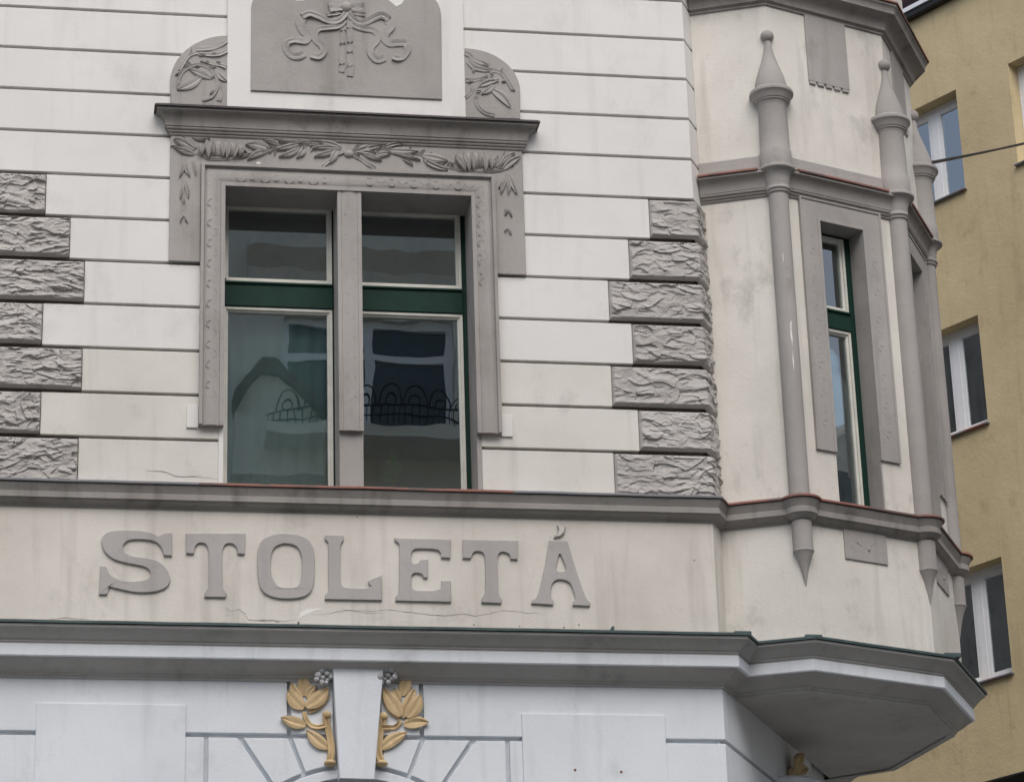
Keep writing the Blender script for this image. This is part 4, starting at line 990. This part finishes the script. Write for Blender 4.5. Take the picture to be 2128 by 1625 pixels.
# ------------------------------------------------------------------ houses across the street (seen only as reflections)
YO = 19.5; KR = (16+YG+.02 + YG+.02 + YO)/(16+YG+.02)
def rp_(u, v):
    x, z = at(u, v, YG+.02); return x*KR, 1.6+(z-1.6)*KR
op = empty('opposite_house', (2, -YO-3, 0), 'cream apartment house across the street seen only in the window reflections', 'building')
hx0, hz = rp_(505,535); hx1, _ = rp_(945,535)
wx0, wz1 = rp_(590,655); wx1, wz0 = rp_(945,905)
bx0, bz1 = rp_(590,855); bx1, bz0 = rp_(955,935)
cxw = (wx0+wx1)/2
OM = Matrix.Identity(4)
bays = [cxw-5.6, cxw, cxw+5.6]; HO = 19.6
floors = [wz0-8.2, wz0-4.1, wz0]
hw = (wx1-wx0)/2; hh = wz1-wz0
m = MB(); x = cxw-9.0
for bxx in bays:
    m.box(x, bxx-hw, -YO-.4, -YO, 0, HO); z = 0
    for f in floors: m.box(bxx-hw, bxx+hw, -YO-.4, -YO, z, f); z = f+hh
    m.box(bxx-hw, bxx+hw, -YO-.4, -YO, z, HO); x = bxx+hw
m.box(x, cxw+9.0, -YO-.4, -YO, 0, HO); m.box(cxw-9, cxw+9, -YO-9, -YO-1.2, 0, HO); m.build('wall', M['cream'], op)
m = MB(); m.sweep([(cxw+9.0,-YO),(cxw-9,-YO)], [(0,HO-.7),(.1,HO-.7),(.35,HO-.4),(.5,HO-.1),(.5,HO+.05),(0,HO+.1)]); m.build('eaves_cornice', M['cream'], op)
for bi, bxx in enumerate(bays):
    for fi, f in enumerate(floors):
        m = MB(); t = .09; y0, y1 = -YO-.22, -YO-.14
        m.box(bxx-hw, bxx-hw+t, y0, y1, f, f+hh); m.box(bxx+hw-t, bxx+hw, y0, y1, f, f+hh); m.box(bxx-hw+t, bxx+hw-t, y0, y1, f+hh-t, f+hh); m.box(bxx-hw+t, bxx+hw-t, y0, y1, f, f+t)
        m.box(bxx-.06, bxx+.06, y0, y1, f+t, f+hh-t); m.box(bxx-hw+t, bxx-.06, y0, y1, f+hh*.66, f+hh*.66+.1); m.box(bxx+.06, bxx+hw-t, y0, y1, f+hh*.66, f+hh*.66+.1)
        wf = m.build('window', M['pvc'], op)
        m = MB(); m.box(bxx-hw+t, bxx+hw-t, -YO-.21, -YO-.19, f+t, f+hh-t); m.build('pane', M['bluepane'], wf)
        m = MB(); m.sweep([(bxx+hw+.5,-YO),(bxx-hw-.5,-YO)], [(0,hz-.5+f-wz0),(.06,hz-.5+f-wz0),(.12,hz-.2+f-wz0),(.4,hz+.0+f-wz0),(.4,hz+.12+f-wz0),(0,hz+.2+f-wz0)]); m.build('window_hood', M['cream'], op)
        if True:
            m = MB(); m.box(bxx-hw-.3, bxx+hw+.3, -YO, -YO+.9, bz0+f-wz0-.18, bz0+f-wz0); bal = m.build('balcony', M['cream'], op)
            ztop = bz1+f-wz0; zb_ = bz0+f-wz0
            by = lambda xx: -YO+.55+.45*math.cos((xx-bxx)/(hw+.3)*math.pi/2)
            X_ = [bxx-hw-.28+(2*hw+.56)*k/24 for k in range(25)]
            for zr, rr in ((ztop-.22,.014),(zb_+.12,.012)):
                m = MB(); m.tube([(xx, by(xx), zr) for xx in X_], rr, 5); m.build('rail', M['iron'], bal)
            for k in range(34):
                xx = bxx-hw-.25+(2*hw+.5)*k/33; m = MB(); m.tube([(xx,by(xx),zb_),(xx,by(xx),ztop-.22)], .008, 5); m.build('baluster', M['iron'], bal)
            for k in range(8):
                xx = bxx-hw+(2*hw)*k/7
                for r_, zc in ((.15, ztop-.22), (.07, ztop-.16)):
                    m = MB(); m.tube([(xx+r_*math.cos(R(a)), by(xx), zc+(r_*1.5 if r_ > .1 else r_)*math.sin(R(a))) for a in range(0, 181 if r_ > .1 else 361, 20)], .011, 5); m.build('rail_arch', M['iron'], bal)
gb_ = [rp_(485,1010), rp_(672,1010), rp_(672,905), rp_(575,800), rp_(540,800), rp_(485,870)]
m = MB(); m.prism([gb_], -YO+.35, -YO); m.build('gable_bay', M['cream'], op)
for a, b in ((gb_[2], gb_[3]), (gb_[3], gb_[4]), (gb_[4], gb_[5])):
    m = MB(); m.prism([[(a[0],a[1]), (b[0],b[1]), (b[0],b[1]+.22), (a[0],a[1]+.22)]], -YO+.5, -YO); m.build('gable_roof', M['roof'], op)
op2 = empty('gabled_house', (38, -YO-3, 0), 'taller gabled house down the street seen only in the oriel glass', 'building')
m = MB(); m.prism([[(22,0),(52,0),(52,20.5),(46,20.5),(44,24),(42,25.2),(40,24),(38,20.8),(31,20.8),(29,23.4),(28.3,25.5),(27.5,23.4),(26,20.6),(22,20.6)]], -YO, -YO-8); m.build('wall', M['cornice'], op2)
m = MB()
for k in range(8):
    for j in range(4):
        m = MB(); m.box(23.5+k*3.4, 24.9+k*3.4, -YO, -YO+.03, 4+j*4.1, 6.4+j*4.1); m.build('window', M['dark'], op2)
